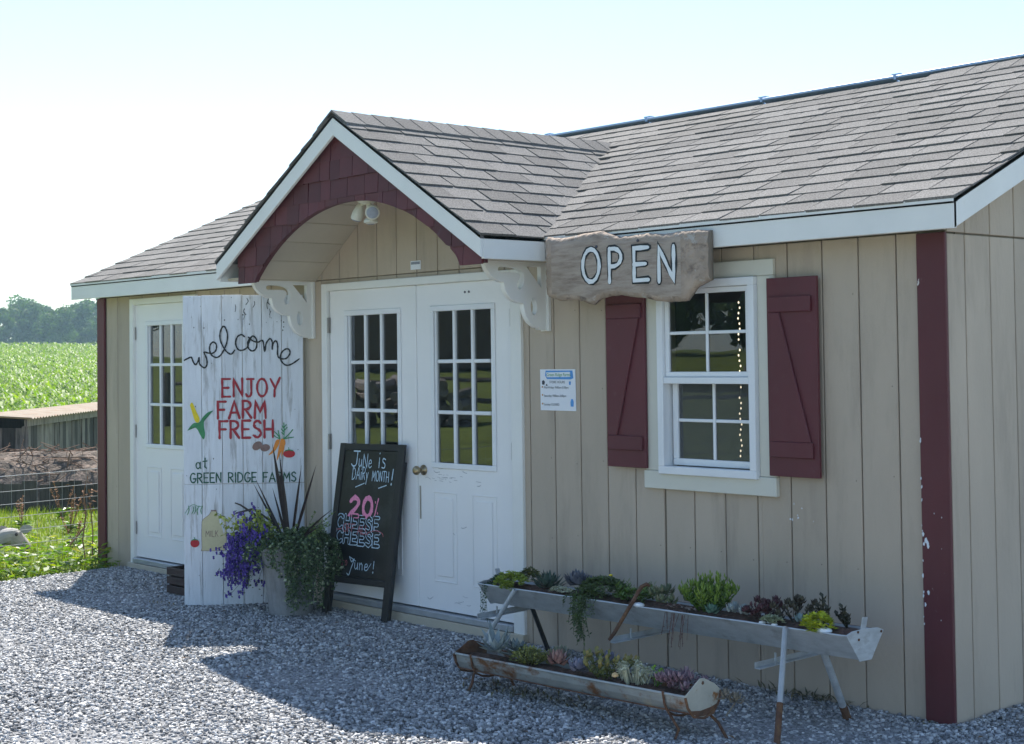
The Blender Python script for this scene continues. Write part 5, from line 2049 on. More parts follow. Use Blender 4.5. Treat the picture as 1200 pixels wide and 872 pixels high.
for (x, f, s_, lb, n_, H) in ((-.665, .45, .085, 'broad burgundy succulent over the right leg of the upper trough', 16, .085), (-.515, .55, .07, 'dark burgundy-green succulent right of the broad burgundy one', 13, .085)):
    m = MB()
    rr = random.Random(int(x * -1000))
    for k in range(n_):
        rosette(m, U(x + rr.uniform(-s_, s_), f + rr.uniform(-.35, .3), rr.uniform(.01, H)), 12, .036, .022, k + 70, .005, .1, 1.25, .3)
    stems(m, U(x, f), 10, s_ * .8, H, .02, .014, 5, 6, True)
    plant('aeonium', lb, m, pmat('burgundy_leaf' if x < -.6 else 'burgundy_green', (.075, .025, .032) if x < -.6 else (.06, .045, .03), (.15, .05, .06) if x < -.6 else (.10, .10, .05)), U(x, f), 'plant', G1)
m = MB()
mound(m, U(-.575, .12), 90, .06, .03, .03, .014, .010, 15)
plant('sedum', 'pale variegated stonecrop under the dark burgundy plants', m, pmat('pale_variegated', (.32, .36, .22), (.55, .56, .40)), U(-.575, .15), 'plant', G1)
m = MB()
for k, x in enumerate((-.455, -.405)):
    rosette(m, U(x, .30, .018), 22, .042, .020, 80 + k, .006, .1, 1.3, .4)
plant('echeveria', 'small pale blue rosettes left of the lime sedum', m, pmat('blue_echeveria', (.20, .30, .31), (.36, .46, .47)), U(-.43, .3), 'plant', G1)
for (x, f, H, lb, sd) in ((-.385, .62, .125, 'tall dark round-leaved sprig near the right end of the upper trough', 90), (-.275, .70, .085, 'shorter dark sprig leaning by the right end plate', 95)):
    m = MB()
    b = U(x, f, 0)
    for q in range(3):
        tip = b + Vector((-.03 + .025 * q + (0 if sd == 90 else -.02), .0, H * (1 if q == 1 else .62)))
        m.tube([b, tip], .004, 5, False, tone=.2)
        rr = random.Random(sd + q)
        for k in range(10):
            p = b.lerp(tip, .3 + .7 * k / 9)
            a = k * 2.4
            m.fleaf(p, (math.cos(a) * .8, math.sin(a) * .8, .55), (-math.sin(a), math.cos(a), 0), .026, .022, .005, .2, tone=rr.uniform(.3, .8))
    plant('crassula', lb, m, pmat('dark_round_leaf', (.045, .048, .030), (.11, .085, .045)), U(x, f), 'plant', G1)
m = MB()
mound(m, U(-.335, .20), 120, .075, .05, .06, .022, .014, 16)
mound(m, U(-.315, -.03, -.005), 26, .02, .015, .04, .02, .013, 17)
plant('sedum', 'vivid lime yellow sedum at the right end of the upper trough', m, pmat('vivid_lime', (.42, .47, .02), (.62, .62, .04)), U(-.33, .2), 'plant', G1)
m = MB()
rr = random.Random(55)
for k in range(14):
    x = -1.13 + rr.uniform(-.09, .07)
    p = U(x, .04, .008)
    vine(m, [p, p + Vector((rr.uniform(-.02, .02), -.02, -rr.uniform(.04, .20)))], .009, .006, k + 200, .026, .5)
mound(m, U(-1.14, .12), 34, .10, .03, .02, .010, .007, 18)
plant('trailing_succulent', 'sparse reddish trailing strands left of the bushy green plant', m, pmat('reddish_strand', (.20, .10, .09), (.50, .48, .46)), U(-1.13, .1), 'plant', G1)

# ------------------------------------------------------------------ lower trough
B0, B1 = Vector((-2.105, -1.045, .135)), Vector((-.615, -1.040, .150))
lt_ = thing('trough_planter', 'short rusty half-round feed trough on low legs in the gravel', 'planter', (-1.36, -.95, -.03), 'two metal feed troughs planted with succulents')
BW, BD = .205, .088


def lp(x, f, dz=0):
    t = (x - B0.x) / (B1.x - B0.x)
    return B0.lerp(B1, t) + Vector((0, BW * f, -dz))


pr = [(0, 0), (.03, .035), (.12, .068), (.30, .086), (.5, .092), (.7, .086), (.88, .068), (.97, .035), (1, 0)]
NX = 20
vs, fs = [], []
K = len(pr)
for i in range(NX + 1):
    x = B0.x + (B1.x - B0.x) * i / NX
    for (f, d) in pr: vs.append(lp(x, f, d) + Vector((0, .002 * math.sin(i * 2.1), 0)))
    for (f, d) in pr: vs.append(lp(x, .5 + (f - .5) * .955, d * .955 - .0002))
for i in range(NX):
    a, b = i * 2 * K, (i + 1) * 2 * K
    for k in range(K - 1):
        fs.append((a + k, b + k, b + k + 1, a + k + 1))
        fs.append((a + K + k, a + K + k + 1, b + K + k + 1, b + K + k))
    fs += [(a, a + K, b + K, b), (a + K - 1, b + K - 1, b + 2 * K - 1, a + 2 * K - 1)]
low_m = mat('lower_trough_steel', (.34, .355, .34), .55, .18, 9, (1, 1, 2), .3, 60, .001, metal=.3, col2=(.20, .085, .03), lo=.50, hi=.60, scale2=4.5, stretch2=(1, 1, 1.5), col3=(.45, .42, .33), lo3=.58, hi3=.66, scale3=3)
MB().add(vs, fs).build('trough_body', low_m, lt_)
m = MB()
m.tube([lp(B0.x, 0) + Vector((0, -.002, .002)), lp(-1.4, 0) + Vector((0, -.002, .0005)), lp(B1.x, 0) + Vector((0, -.002, .002))], .0065, 6)
m.build('rolled_rim', low_m, lt_)
MB().tube([lp(B0.x, 1), lp(B1.x, 1)], .0065, 6).build('rolled_rim', rusty, lt_)
m = MB()
m.tube([lp(B0.x, .06, .066), lp(-1.4, .05, .070), lp(B1.x, .06, .066)], .0035, 5)
m.build('rusty_seam', rusty, lt_)
for x, s_, mm_ in ((B1.x, 1, old_plate), (B0.x, -1, rusty)):
    up_ = .068 if s_ > 0 else .055
    pl = [lp(x, f, d * 1.03) for f, d in pr[1:-1]] + [lp(x, 1.05, -.005), lp(x, .86, -up_ * .52), lp(x, .56, -up_ * .95), lp(x, .42, -up_), lp(x, -.05, -.005)]
    q = MB().prism(pl, (s_ * .005, 0, 0)).build('end_plate', mm_, lt_, bevel=.0015)
    e = MB()
    e.tube([p_ + Vector((s_ * .006, 0, 0)) for p_ in [lp(x, -.04, 0), lp(x, .03, .045), lp(x, .2, .085), lp(x, .5, .099), lp(x, .8, .085), lp(x, .97, .045), lp(x, 1.04, 0)]], .006, 6)
    e.build('edge_bead', rusty, q)
    if s_ > 0:
        MB().lathe(lp(x, .50, -.047) + Vector((.0052, 0, 0)), [(.009, 0), (.006, .002)], 5, (1, 0, 0)).build('bolt_hole', rusty, q)
        # rusted lower half of the plate
        pl2 = [lp(x, f, d * .99) for f, d in pr[2:-2]] + [lp(x, .93, .050), lp(x, .72, .060), lp(x, .42, .066), lp(x, .10, .058)]
        MB().prism([p_ + Vector((.0051, 0, 0)) for p_ in pl2], (.0012, 0, 0)).build('rust_band', rusty, q)
for x in (-.735, -1.985):
    pts = [lp(x + (.0 if f < .5 else .0), -.05 + 1.1 * k / 12, 0) for k, f in ((0, 0),)]
    pts = [lp(x, -.045, -.012)] + [lp(x + .02 * f, -.03 + 1.06 * f, d * 1.10 + .004) for f, d in pr[1:]] + [lp(x + .02, 1.045, -.010)]
    MB().tube(pts, .0055, 6).build('leg_band', rusty, lt_)
for (p0, p1, p2) in ((lp(-.72, .04, .075), (-.665, -1.03, .01), (-.672, -1.055, -.04)), (lp(-.70, .92, .075), (-.60, -.855, .02), (-.545, -.862, -.04)),
                     (lp(-1.98, .04, .075), (-1.985, -1.045, .01), (-1.99, -1.075, -.04)), (lp(-1.98, .92, .075), (-1.93, -.85, .02), (-1.90, -.84, -.04))):
    MB().tube([p0, p1, p2], [.006, .007, .007], 7).build('leg', rusty, lt_)
m = MB()
vs, fs = [], []
for i in range(41):
    x = B0.x + .008 + (B1.x - B0.x - .016) * i / 40
    for j in range(7):
        vs.append(lp(x, .08 + .84 * j / 6, .022 - .016 * math.sin(math.pi * j / 6) + rr.uniform(-.004, .004)))
for i in range(40):
    for j in range(6):
        k = i * 7 + j
        fs.append((k, k + 7, k + 8, k + 1))
MB().add(vs, fs).build('soil', soil, lt_)

G2 = 'succulents in the lower trough'
Q = lambda x, f=.5, up_=0: lp(x, f, -up_ + .004)
m = MB()
rr = random.Random(61)
for k in range(20):
    a = k * 2.4
    el = rr.uniform(-.15, 1.1)
    d = Vector((math.cos(a) * math.cos(el), math.sin(a) * math.cos(el), math.sin(el)))
    m.fleaf(Q(-1.915, .45, .025), d, (-math.sin(a), math.cos(a), 0), rr.uniform(.10, .17), .030, .007, rr.uniform(-.1, .3), tone=rr.uniform(.4, 1))
plant('aloe', 'silvery long-leaved succulent at the left end of the lower trough', m, pmat('silver_aloe', (.20, .25, .25), (.46, .52, .52)), Q(-1.915), 'plant', G2)
m = MB()
rosette(m, Q(-1.80, .6, .03), 16, .095, .034, 62, .007, .0, 1.0, .2)
plant('aloe', 'darker blue-grey succulent just right of the silvery one', m, pmat('grey_aloe', (.12, .16, .16), (.24, .29, .29)), Q(-1.80), 'plant', G2)
m = MB()
stems(m, Q(-1.675, .5), 40, .085, .075, .014, .008, 63, 10)
mound(m, Q(-1.675, .5), 190, .115, .08, .065, .014, .008, 64)
plant('sedum', 'olive yellow-green feathery mound in the lower trough', m, pmat('olive_mound', (.19, .20, .045), (.33, .32, .08)), Q(-1.675), 'plant', G2)
m = MB()
rosette(m, Q(-1.515, .68, .035), 26, .07, .032, 65, .006, .1, 1.3, .35)
rosette(m, Q(-1.575, .8, .03), 18, .055, .026, 66, .006, .1, 1.3, .35)
plant('echeveria', 'grey-green rosette with pink rims behind the pink one', m, pmat('pinkrim_echeveria', (.21, .23, .15), (.42, .30, .25)), Q(-1.53), 'plant', G2)
m = MB()
rosette(m, Q(-1.445, .28, .03), 30, .080, .034, 67, .007, .05, 1.3, .3)
plant('echeveria', 'salmon pink open rosette at the middle front of the lower trough', m, pmat('pink_echeveria', (.34, .17, .15), (.58, .38, .32)), Q(-1.445), 'plant', G2)
m = MB()
rosette(m, Q(-1.315, .32, .015), 20, .075, .042, 68, .007, .0, 1.2, .3)
rosette(m, Q(-1.235, .85, .05), 18, .06, .034, 69, .007, .1, 1.3, .3)
plant('echeveria', 'lavender grey rosette right of the salmon pink one', m, pmat('lavender_echeveria', (.25, .24, .32), (.42, .42, .52)), Q(-1.30), 'plant', G2)
m = MB()
stems(m, Q(-1.165, .5), 26, .11, .125, .024, .018, 70, 7, True, .005)
plant('jade_plant', 'olive jade plant with orange-tinged round leaves in the lower trough', m, pmat('orange_jade', (.15, .17, .045), (.30, .22, .06)), Q(-1.165), 'plant', G2)
m = MB()
rr = random.Random(71)
for k in range(46):
    a = rr.uniform(0, 6.28); r_ = rr.uniform(0, .075)
    b = Q(-1.0 + math.cos(a) * r_, .45 + math.sin(a) * r_ * 5 * .7, 0)
    e = b + Vector((math.cos(a) * .025, math.sin(a) * .02, rr.uniform(.03, .085)))
    e2 = e + Vector((math.cos(a) * .02, math.sin(a) * .02, rr.uniform(-.02, .01)))
    m.tube([b, e, e2], [.003, .004, .002], 5, tone=rr.uniform(.4, 1))
    mound(m, e, 2, .01, .01, .005, .014, .009, k, 4)
plant('sedum', 'curly creamy white succulent with one orange tip in the lower trough', m, pmat('cream_curl', (.44, .44, .30), (.72, .70, .52)), Q(-1.0), 'plant', G2,
      [('orange_tip', MB().lathe(Q(-1.035, .06, .030), [(.002, 0), (.016, .006), (.014, .016), (.004, .022)], 9), mat('orange_tips', (.62, .42, .20), .6))])
m = MB()
stems(m, Q(-.885, .5), 6, .03, .085, .024, .018, 72, 6)
plant('sedum', 'small bright green sprig between the creamy and the pink plants', m, pmat('bright_sprig', (.16, .32, .03), (.28, .46, .05)), Q(-.885), 'plant', G2)
m = MB()
rr = random.Random(73)
for k in range(20):
    rosette(m, Q(rr.uniform(-.845, -.655), rr.uniform(.15, .95), rr.uniform(.01, .05)), 16, .052, .015, 100 + k, .005, .1, 1.35, .25)
plant('sempervivum', 'purple-pink cluster of spiky rosettes against the right end plate', m, pmat('purple_pink', (.22, .13, .17), (.52, .36, .38)), Q(-.75), 'plant', G2)
m = MB()
rosette(m, (-.55, -.80, .10), 16, .06, .018, 120, .005, .1, 1.2, .3)
rosette(m, (-.585, -.825, .12), 14, .05, .015, 121, .005, .1, 1.2, .3)
m.tube([(-.57, -.84, .05), (-.555, -.80, .10)], .004, 5, tone=.3)
m.tube([(-.63, -.87, .115), (-.585, -.825, .12)], .004, 5, tone=.3)
plant('sempervivum', 'stray pale pink rosettes hanging past the right end plate', m, pmat('pale_pink_green', (.26, .22, .16), (.46, .38, .34)), (-.57, -.82, .1), 'plant', G2)
# low weeds and debris under the troughs and by the wall
m = MB()
rr = random.Random(81)
for (cx, cy, rx, ry, n_, H) in ((-1.75, -.93, .22, .08, 90, .05), (-.72, -.05, .14, .04, 110, .07), (-.05, -.10, .12, .03, 14, .02), (-5.0, -.12, .08, .03, 20, .03), (-5.5, -.75, .16, .03, 24, .03)):
    for k in range(n_):
        p = Vector((cx + rr.gauss(0, rx), cy + rr.gauss(0, ry) if cy < -.2 else min(-.008, cy + rr.gauss(0, ry)), -.025))
        a = rr.uniform(0, 6.28)
        d = Vector((math.cos(a), math.sin(a) - .3, rr.uniform(.3, 1.6)))
        m.leaf(p, d, (-math.sin(a), math.cos(a), 0), rr.uniform(.02, H), .010, .1, .2, tone=rr.random())
m.build('low_weeds', pmat('dull_weed', (.09, .085, .035), (.20, .15, .07)), kind='stuff')

m = MB()
for k in range(46):
    x, y = rr.uniform(-6.5, .3), -rr.uniform(.03, 1.9) ** 1.0
    if not (x > -4.9 or y > -1.2): continue
    a = rr.uniform(0, 6.28)
    m.leaf((x, y, -.012), (math.cos(a), math.sin(a), rr.uniform(-.1, .2)), (-math.sin(a), math.cos(a), rr.uniform(-.3, .3)), rr.uniform(.02, .05), rr.uniform(.012, .025), .2, .2)
m.build('dead_leaves', mat('dead_leaf', (.15, .09, .05), .85, .3, 30), kind='stuff')
# ------------------------------------------------------------------ flower pot
PC = Vector((-4.575, -.365, -.032))
pt = thing('flower_pot', 'tall round grey flower pot in front of the welcome board', 'flower pot', PC)
m = MB()
m.lathe(PC, [(.128, 0), (.135, .01), (.168, .30), (.186, .40), (.198, .405), (.200, .430), (.186, .432), (.172, .40), (.165, .36)], 28)
m.build('pot_body', pot_m, pt, smooth=False)
MB().lathe(PC + Vector((0, 0, .385)), [(.174, 0), (.17, .012), (.08, .025), (.01, .03)], 24).build('soil', soil, pt)
G3 = 'plants in the grey flower pot'
top = PC + Vector((0, 0, .41))
# dark spike
m = MB()
spk = [((-.12, -.05, .665), .038, .02), ((-.055, -.04, .60), .034, .02), ((-.09, -.02, .52), .028, .0), ((.21, -.05, .545), .022, .02), ((.37, -.05, .51), .024, .06), ((-.69, -.06, .30), .020, -.06), ((-.35, -.05, .42), .022, .0), ((-.28, -.08, .44), .018, .02),
       ((.54, -.05, .31), .016, -.02), ((-.70, -.10, .07), .020, -.22), ((.56, -.12, .22), .014, -.03), ((-.17, -.02, .40), .020, .0)]
for (v, w, dr) in spk:
    v = Vector(v)
    b = top + Vector((0, 0, -.02))
    pts = [b + v * t + Vector((0, 0, -dr * 4 * t * (t - 1) * -1 if dr < 0 else dr * t)) for t in (0, .25, .5, .75, 1)]
    side = v.cross(Vector((.7, -.7, .05))).normalized()
    vs = []
    for i, p in enumerate(pts):
        ww = w * (.45, .8, .9, .6, .04)[i] * .45
        fold = Vector((.7, -.7, 0)) * -ww * .5
        vs += [p - side * ww, p + fold, p + side * ww]
    fs = []
    for i in range(4):
        a = 3 * i
        fs += [(a, a + 1, a + 4, a + 3), (a + 1, a + 2, a + 5, a + 4)]
    m.add(vs, fs, tone=.5)
plant('spike_plant', 'dark burgundy spiky cordyline rising from the grey pot', m, pmat('burgundy_spike', (.030, .018, .018), (.05, .030, .026)), top, 'plant', G3)
# chartreuse creeping foliage
m = MB()
rr = random.Random(140)
for (cx, cy, cz, rx, n_) in ((-.34, -.12, .13, .10, 26), (-.20, -.12, .16, .10, 30), (-.12, -.10, .10, .08, 22)):
    for k in range(n_):
        b = top + Vector((cx * .3, cy, -.02))
        e = top + Vector((cx + rr.gauss(0, rx * .55), cy + rr.gauss(0, .07), cz + rr.gauss(0, .05)))
        vine(m, [b, b.lerp(e, .6) + Vector((0, 0, .03)), e], .028, .026, k + int(cx * -500), .011, .55)
plant('creeping_jenny', 'yellow-green leafy sprays on the left side of the grey pot', m, pmat('chartreuse', (.32, .38, .06), (.50, .55, .14)), top + Vector((-.25, 0, .05)), 'plant', G3,
      [('yellow_flower', MB().lathe(top + Vector((-.40, -.10, .155)), [(.004, 0), (.018, .004), (.016, .010), (.004, .012)], 9, (.5, -.8, .3)), yellow_l)])
m = MB()
for k in range(22):
    b = top + Vector((.08, .02, -.01))
    e = top + Vector((.26 + rr.gauss(0, .08), .04 + rr.gauss(0, .05), .17 + rr.gauss(0, .045)))
    vine(m, [b, b.lerp(e, .6) + Vector((0, 0, .03)), e], .026, .018, k + 900, .018, .5)
plant('leafy_spray', 'light green upright leafy spray on the right side of the grey pot', m, pmat('light_green_spray', (.17, .24, .075), (.32, .40, .17)), top + Vector((.2, 0, .05)), 'plant', G3)
# blue-purple lobelia
m, fl = MB(), MB()
for k in range(330):
    a = rr.gauss(0, .55)
    r1, r2 = rr.gauss(0, .12), rr.gauss(0, .085)
    p = top + Vector((-.225 + r1 * .70, -.18 + rr.gauss(0, .05), -.04 + r2 - r1 * -.25))
    m.tube([top + Vector((-.14, -.06, -.01)).lerp(Vector((0, 0, 0)), 0), p], .0012, 3, False, tone=.3) if k % 4 == 0 else None
    for q in range(3):
        aa = rr.uniform(0, 6.28)
        m.leaf(p + Vector((rr.gauss(0, .012), rr.gauss(0, .012), rr.gauss(0, .012))), (math.cos(aa), math.sin(aa), rr.uniform(-.5, .8)), (0, .3, 1), .017, .007, .1, .1, tone=rr.random())
    for q in range(5 if k % 6 else 0):
        c = p + Vector((rr.gauss(0, .016), -.01 + rr.gauss(0, .014), rr.gauss(0, .016)))
        for pe in range(5):
            aa = pe * 1.257 + rr.random() * .4
            d = Vector((math.cos(aa) * .75, -.45, math.sin(aa)))
            fl.leaf(c, d, (-math.sin(aa) * .7, -math.sin(aa) * .5, math.cos(aa)), .0150, .0140, .1, .1, tone=rr.random())
plant('lobelia', 'blue-purple lobelia blossoms spilling over the left of the grey pot', m, pmat('lobelia_leaf', (.07, .10, .04)), top + Vector((-.3, -.1, -.05)), 'flowers', G3, [('blossoms', fl, pmat('lobelia_blossom', (.075, .035, .33), (.17, .10, .52), .5, .2))])
# variegated trailing vinca over the front and right
m, ed = MB(), MB()
for k in range(120):
    a = rr.uniform(-.72, 1.0) if k % 6 else rr.uniform(-2.3, -.75)
    rim = PC + Vector((math.cos(a) * .205, math.sin(a) * .205, .42))
    L = rr.uniform(.08, .38) * (1 if -1.4 < a < .3 else .7)
    if a < -.74: L = rr.uniform(.03, .10) if a > -2.1 else rr.uniform(.1, .33)
    o = rr.uniform(.0, .05) + (.07 if L < .2 else .03)
    dirv = Vector((math.cos(a), math.sin(a), 0))
    b = top + Vector((rr.gauss(.03, .04), rr.gauss(.02, .04), .0))
    r0 = rr.uniform(0, .09)
    P_ = [b, b.lerp(rim, .6) + Vector((0, 0, .05 + r0)), rim + dirv * o + Vector((0, 0, .01 + r0 * .5)), rim + dirv * (o + .02) + Vector((rr.gauss(0, .02), rr.gauss(0, .02), -L * .55)), rim + dirv * (o + .0) + Vector((rr.gauss(0, .03), rr.gauss(0, .02), -L))]
    P_[-1].z = max(P_[-1].z, PC.z + .02)
    vine(m, P_, .026, .016, 300 + k, .0125, .5, 1)
plant('vinca_vine', 'dark green cream-edged vine covering the front and right of the grey pot', m,
      mat('variegated_vine', (.05, .08, .035), .4, .15, 20, bump=.1, attr=[(0, (.030, .058, .022)), (.5, (.070, .120, .045)), (.78, (.12, .18, .07)), (.86, (.34, .40, .24)), (1, (.50, .54, .36))], trans=.1), top + Vector((.05, -.1, -.1)), 'plant', G3)

# ------------------------------------------------------------------ wire fence by the corner
FX = -7.925
fe = thing('wire_fence', 'woven wire fence with pale metal post starting at the left shop corner', 'fence', (FX, -2.5, -.07))
MB().tube([(FX + .018, .01, -.2), (FX + .012, .012, .40), (FX + .006, .015, .86)], [.019, .019, .018], 10).build('post', galv, fe)
MB().lathe((FX + .006, .015, .86), [(.021, 0), (.021, .008), (.012, .018)], 10).build('post_cap', galv, fe)
for y in (-2.5, -5.0, -7.5):
    MB().tube([(FX, y, -.3), (FX, y, .88)], .022, 8).build('post', galv, fe)
for k, z in enumerate((.72, .60, .50, .40, .29, .18, .08, 0.0)):
    pts = [(FX + .004 * math.sin(y * 3 + k), y, z - .02 * math.sin(max(0, min(1, (-y % 2.5) / 2.5)) * math.pi)) for y in np.arange(-7.5, .01, .25)]
    MB().tube(pts, .0022 if k else .0028, 4).build('wire', wire_m, fe)
vme = MB().tube([(0, 0, .0), (.002, .004, .3), (0, 0, .72)], .0013, 3).mesh('vertical_wire', mats=(wire_m,))
for k in range(70):
    o = link('vertical_wire', vme, fe)
    o.location = Vector((FX, -.10 - .105 * k, -.01)) - Vector(fe.location)
# dead vine by the post
m = MB()
rr = random.Random(19)
m.tube([(FX - .02, -.09, -.08), (FX - .03, -.12, .15), (FX - .01, -.10, .35), (FX - .03, -.11, .52), (FX - .02, -.08, .66)], .006, 5)
m.tube([(FX - .01, -.05, -.1), (FX, -.045, .2), (FX - .01, -.06, .42)], .005, 5)
m.tube([(FX - .02, -.10, .26), (FX - .03, -.23, .12)], .008, 5)
for k in range(40):
    p = Vector((FX + rr.gauss(-.02, .03), -.10 + rr.gauss(0, .05), rr.uniform(.32, .62)))
    a = rr.uniform(0, 6.28)
    m.leaf(p, (math.cos(a), math.sin(a), rr.uniform(-.6, .6)), (-math.sin(a), math.cos(a), .3), rr.uniform(.03, .06), .02, .2, .3)
plant('dead_vine', 'dry brown vine climbing beside the pale fence post', m, dock_m, (FX, -.1, -.08))
for k, (x, y, H) in enumerate(((-10.6, .55, .42), (-10.2, .85, .40), (-9.2, .42, .28), (-11.4, 1.35, .40))):
    m = MB()
    rr = random.Random(k + 30)
    z = float(gz(x))
    for q in range(3):
        e = Vector((x + rr.gauss(0, .08), y + rr.gauss(0, .08), z + H * rr.uniform(.7, 1)))
        m.tube([(x, y, z), e], [.006, .003], 4)
        for w_i in range(26):
            t = rr.uniform(.4, 1)
            p = Vector((x, y, z)).lerp(e, t)
            a = rr.uniform(0, 6.28)
            m.leaf(p, (math.cos(a), math.sin(a), .8), (-math.sin(a), math.cos(a), 0), .03, .02, .2, .2)
    lf = MB()
    for q in range(26):
        a = rr.uniform(0, 6.28)
        lf.leaf((x, y, z + rr.uniform(0, .1)), (math.cos(a), math.sin(a), rr.uniform(.1, .8)), (-math.sin(a), math.cos(a), 0), rr.uniform(.08, .16), .05, .2, .3, tone=rr.random() * .5)
    t = thing('dock_weed', ('reddish seeding dock weed standing in the pasture, leftmost of four', 'reddish dock weed beside the leftmost one in the pasture', 'short dock weed nearest the wire fence', 'dock weed closest to the dark board barrier')[k], 'weed', (x, y, z), 'dock weeds in the pasture')
    m.build('seed_stems', dock_m, t)
    lf.build('leaves', weed_m, t)

# ------------------------------------------------------------------ low shed, board barrier and brown heap in the pasture
wd = Vector((rt.x, rt.y, 0)).normalized()            # runs roughly across the valley
cd = Vector((-.944, .443, 0))
sA = Vector((-14.37, 2.29, 0)); sB = Vector((-17.07, 4.67, 0)); sC = Vector((-15.6, 1.35, 0))
shed = thing('low_shed', 'low weathered board shed with a pale rusty sheet roof in the pasture', 'shed', (-16.2, 3.6, -.25))
dirf = (sB - sA).normalized()
nrm = Vector((dirf.y, -dirf.x, 0))
if nrm.dot(Vector((1, -.5, 0))) < 0: nrm = -nrm
Ls = 6.2
k = 0.
rr = random.Random(6)
while k < Ls:
    w = rr.uniform(.13, .19)
    o = sA + dirf * (k + .004) + Vector((0, 0, -.4)) + nrm * rr.uniform(-.012, .006)
    hgt = 1.22 + rr.uniform(-.012, .0)
    MB().obox(o, dirf * (w - .010), -nrm * .02, Vector((0, 0, hgt))).build('wall_board', wood_gray if rr.random() < .75 else wood_dark, shed)
    k += w
# the short side facing left
dirs = (sC - sA).normalized()
k = .02
while k < .36:
    w = rr.uniform(.12, .18)
    MB().obox(sA + dirs * (k + .004) + Vector((0, 0, -.4)), dirs * (w - .010), Vector((-.01, .015, 0)), Vector((0, 0, 1.20))).build('wall_board', wood_gray if rr.random() < .7 else wood_dark, shed)
    k += w
MB().obox(sA + Vector((0, 0, .825)) + nrm * .06 - dirf * .15, dirf * (Ls + .2), -nrm * .03, (0, 0, .085)).build('eave_board', wood_gray, shed)
MB().obox(sA + nrm * .03 + dirs * .0 + Vector((0, 0, -.4)), dirf * .10, -nrm * .08, (0, 0, 1.22)).build('corner_post', wood_gray, shed)
# corrugated roof sheets
ns = 9
back = -nrm * .70 + Vector((0, 0, .045))
for i in range(ns):
    a = -.22 + (Ls + .3) * i / ns
    b = -.22 + (Ls + .3) * (i + 1) / ns - .012
    vs, fs = [], []
    M_ = 24
    for q in range(M_ + 1):
        p = sA + dirf * (a + (b - a) * q / M_) + nrm * .14 + Vector((0, 0, .925 + .010 * math.cos(q * math.pi / 2)))
        vs += [p, p + back]
    for q in range(M_):
        fs.append((2 * q, 2 * q + 2, 2 * q + 3, 2 * q + 1))
    mm = MB().add(vs, fs)
    o = mm.build('roof_sheet', roof_tin, shed)
    sd = o.modifiers.new('s', 'SOLIDIFY'); sd.thickness = .006
MB().obox(sA + Vector((0, 0, -.4)) - nrm * .5, dirf * Ls, -nrm * .02, (0, 0, 1.33)).build('back_wall', wood_dark, shed)

heap = thing('manure_heap', 'long brown heap of earth and dry brush before the low shed', 'heap', (-13.5, 1.9, -.2))
hA = Vector((-14.0, .35, 0)); hd = (Vector((-12.4, 2.26, 0)) - Vector((-13.08, 1.49, 0))).normalized()
hn = Vector((hd.y, -hd.x, 0))
if hn.x < 0: hn = -hn
vs, fs = [], []
NI, NJ = 90, 22
for i in range(NI + 1):
    for j in range(NJ + 1):
        u, v = -1.5 + 8 * i / NI, j / NJ
        p = Vector((-12.95, 1.12, 0)) + hd * u - hn * (v * 1.7)
        h = .62 * math.sin(math.pi * min(1, v * 1.02)) ** .6 + .06 * mn.noise(Vector((u * 2, v * 6, 0))) + .03 * mn.noise(Vector((u * 9, v * 20, 0)))
        vs.append((p.x, p.y, -.06 + max(0, h)))
for i in range(NI):
    for j in range(NJ):
        a = i * (NJ + 1) + j
        fs.append((a, a + 1, a + NJ + 2, a + NJ + 1))
MB().add(vs, fs).build('earth', heap_m, heap, smooth=True)
m = MB()
rr = random.Random(17)
for k in range(900):
    u, v = rr.uniform(-1.4, 6.4), rr.uniform(.05, .8)
    p = Vector((-12.95, 1.12, 0)) + hd * u - hn * (v * 1.7) + Vector((0, 0, -.06 + .60 * math.sin(math.pi * v) ** .6 + rr.uniform(0, .05)))
    d = hd * rr.gauss(0, 1) + hn * rr.gauss(0, .3) + Vector((0, 0, rr.gauss(0, .18)))
    d = d.normalized() * rr.uniform(.1, .5)
    m.tube([p - d * .5, p + d * .5 + Vector((0, 0, rr.gauss(0, .03)))], rr.uniform(.003, .008), 3)
m.build('brush', twig_m, heap, kind='stuff')
bar = thing('board_barrier', 'low dark plank barrier with gaps in front of the brown heap', 'fence', (-12.9, 1.7, -.2))
k = -1.5
rr = random.Random(15)
while k < 5.6:
    w = rr.uniform(.12, .2)
    g_ = .004 if rr.random() < .82 else rr.uniform(.02, .045)
    p = Vector((-12.5, 1.2, 0)) + hd * k
    MB().obox(p + Vector((0, 0, -.08)), hd * (w - g_), hn * -.02, (0, 0, .37 + rr.uniform(-.03, .03))).build('plank', wood_dark, bar)
    k += w

# ------------------------------------------------------------------ calf behind the fence
cf = thing('calf', 'pale calf lying behind the wire fence, only its head in view', 'calf', (-8.95, -1.0, -.1))


def skin(name, chains, m_, parent, sub=2):
    vs, es, rs, idx = [], [], [], {}

    def vid(p, r_):
        k = tuple(round(c, 4) for c in p)
        if k not in idx:
            idx[k] = len(vs); vs.append(Vector(p)); rs.append(r_)
        return idx[k]
    for ch in chains:
        prev = None
        for (p, r_) in ch:
            i = vid(p, r_)
            if prev is not None and prev != i: es.append((prev, i))
            prev = i
    off = base_of(parent)
    me = bpy.data.meshes.new(name)
    me.from_pydata([v - off for v in vs], es, [])
    o = link(name, me, parent)
    sk = o.modifiers.new('skin', 'SKIN')
    for i, sv in enumerate(me.skin_vertices[0].data):
        r_ = rs[i]
        sv.radius = (r_, r_) if not isinstance(r_, tuple) else r_
        sv.use_root = i == 0
    ss = o.modifiers.new('sub', 'SUBSURF'); ss.levels = sub; ss.render_levels = sub
    me.materials.append(m_)
    return o


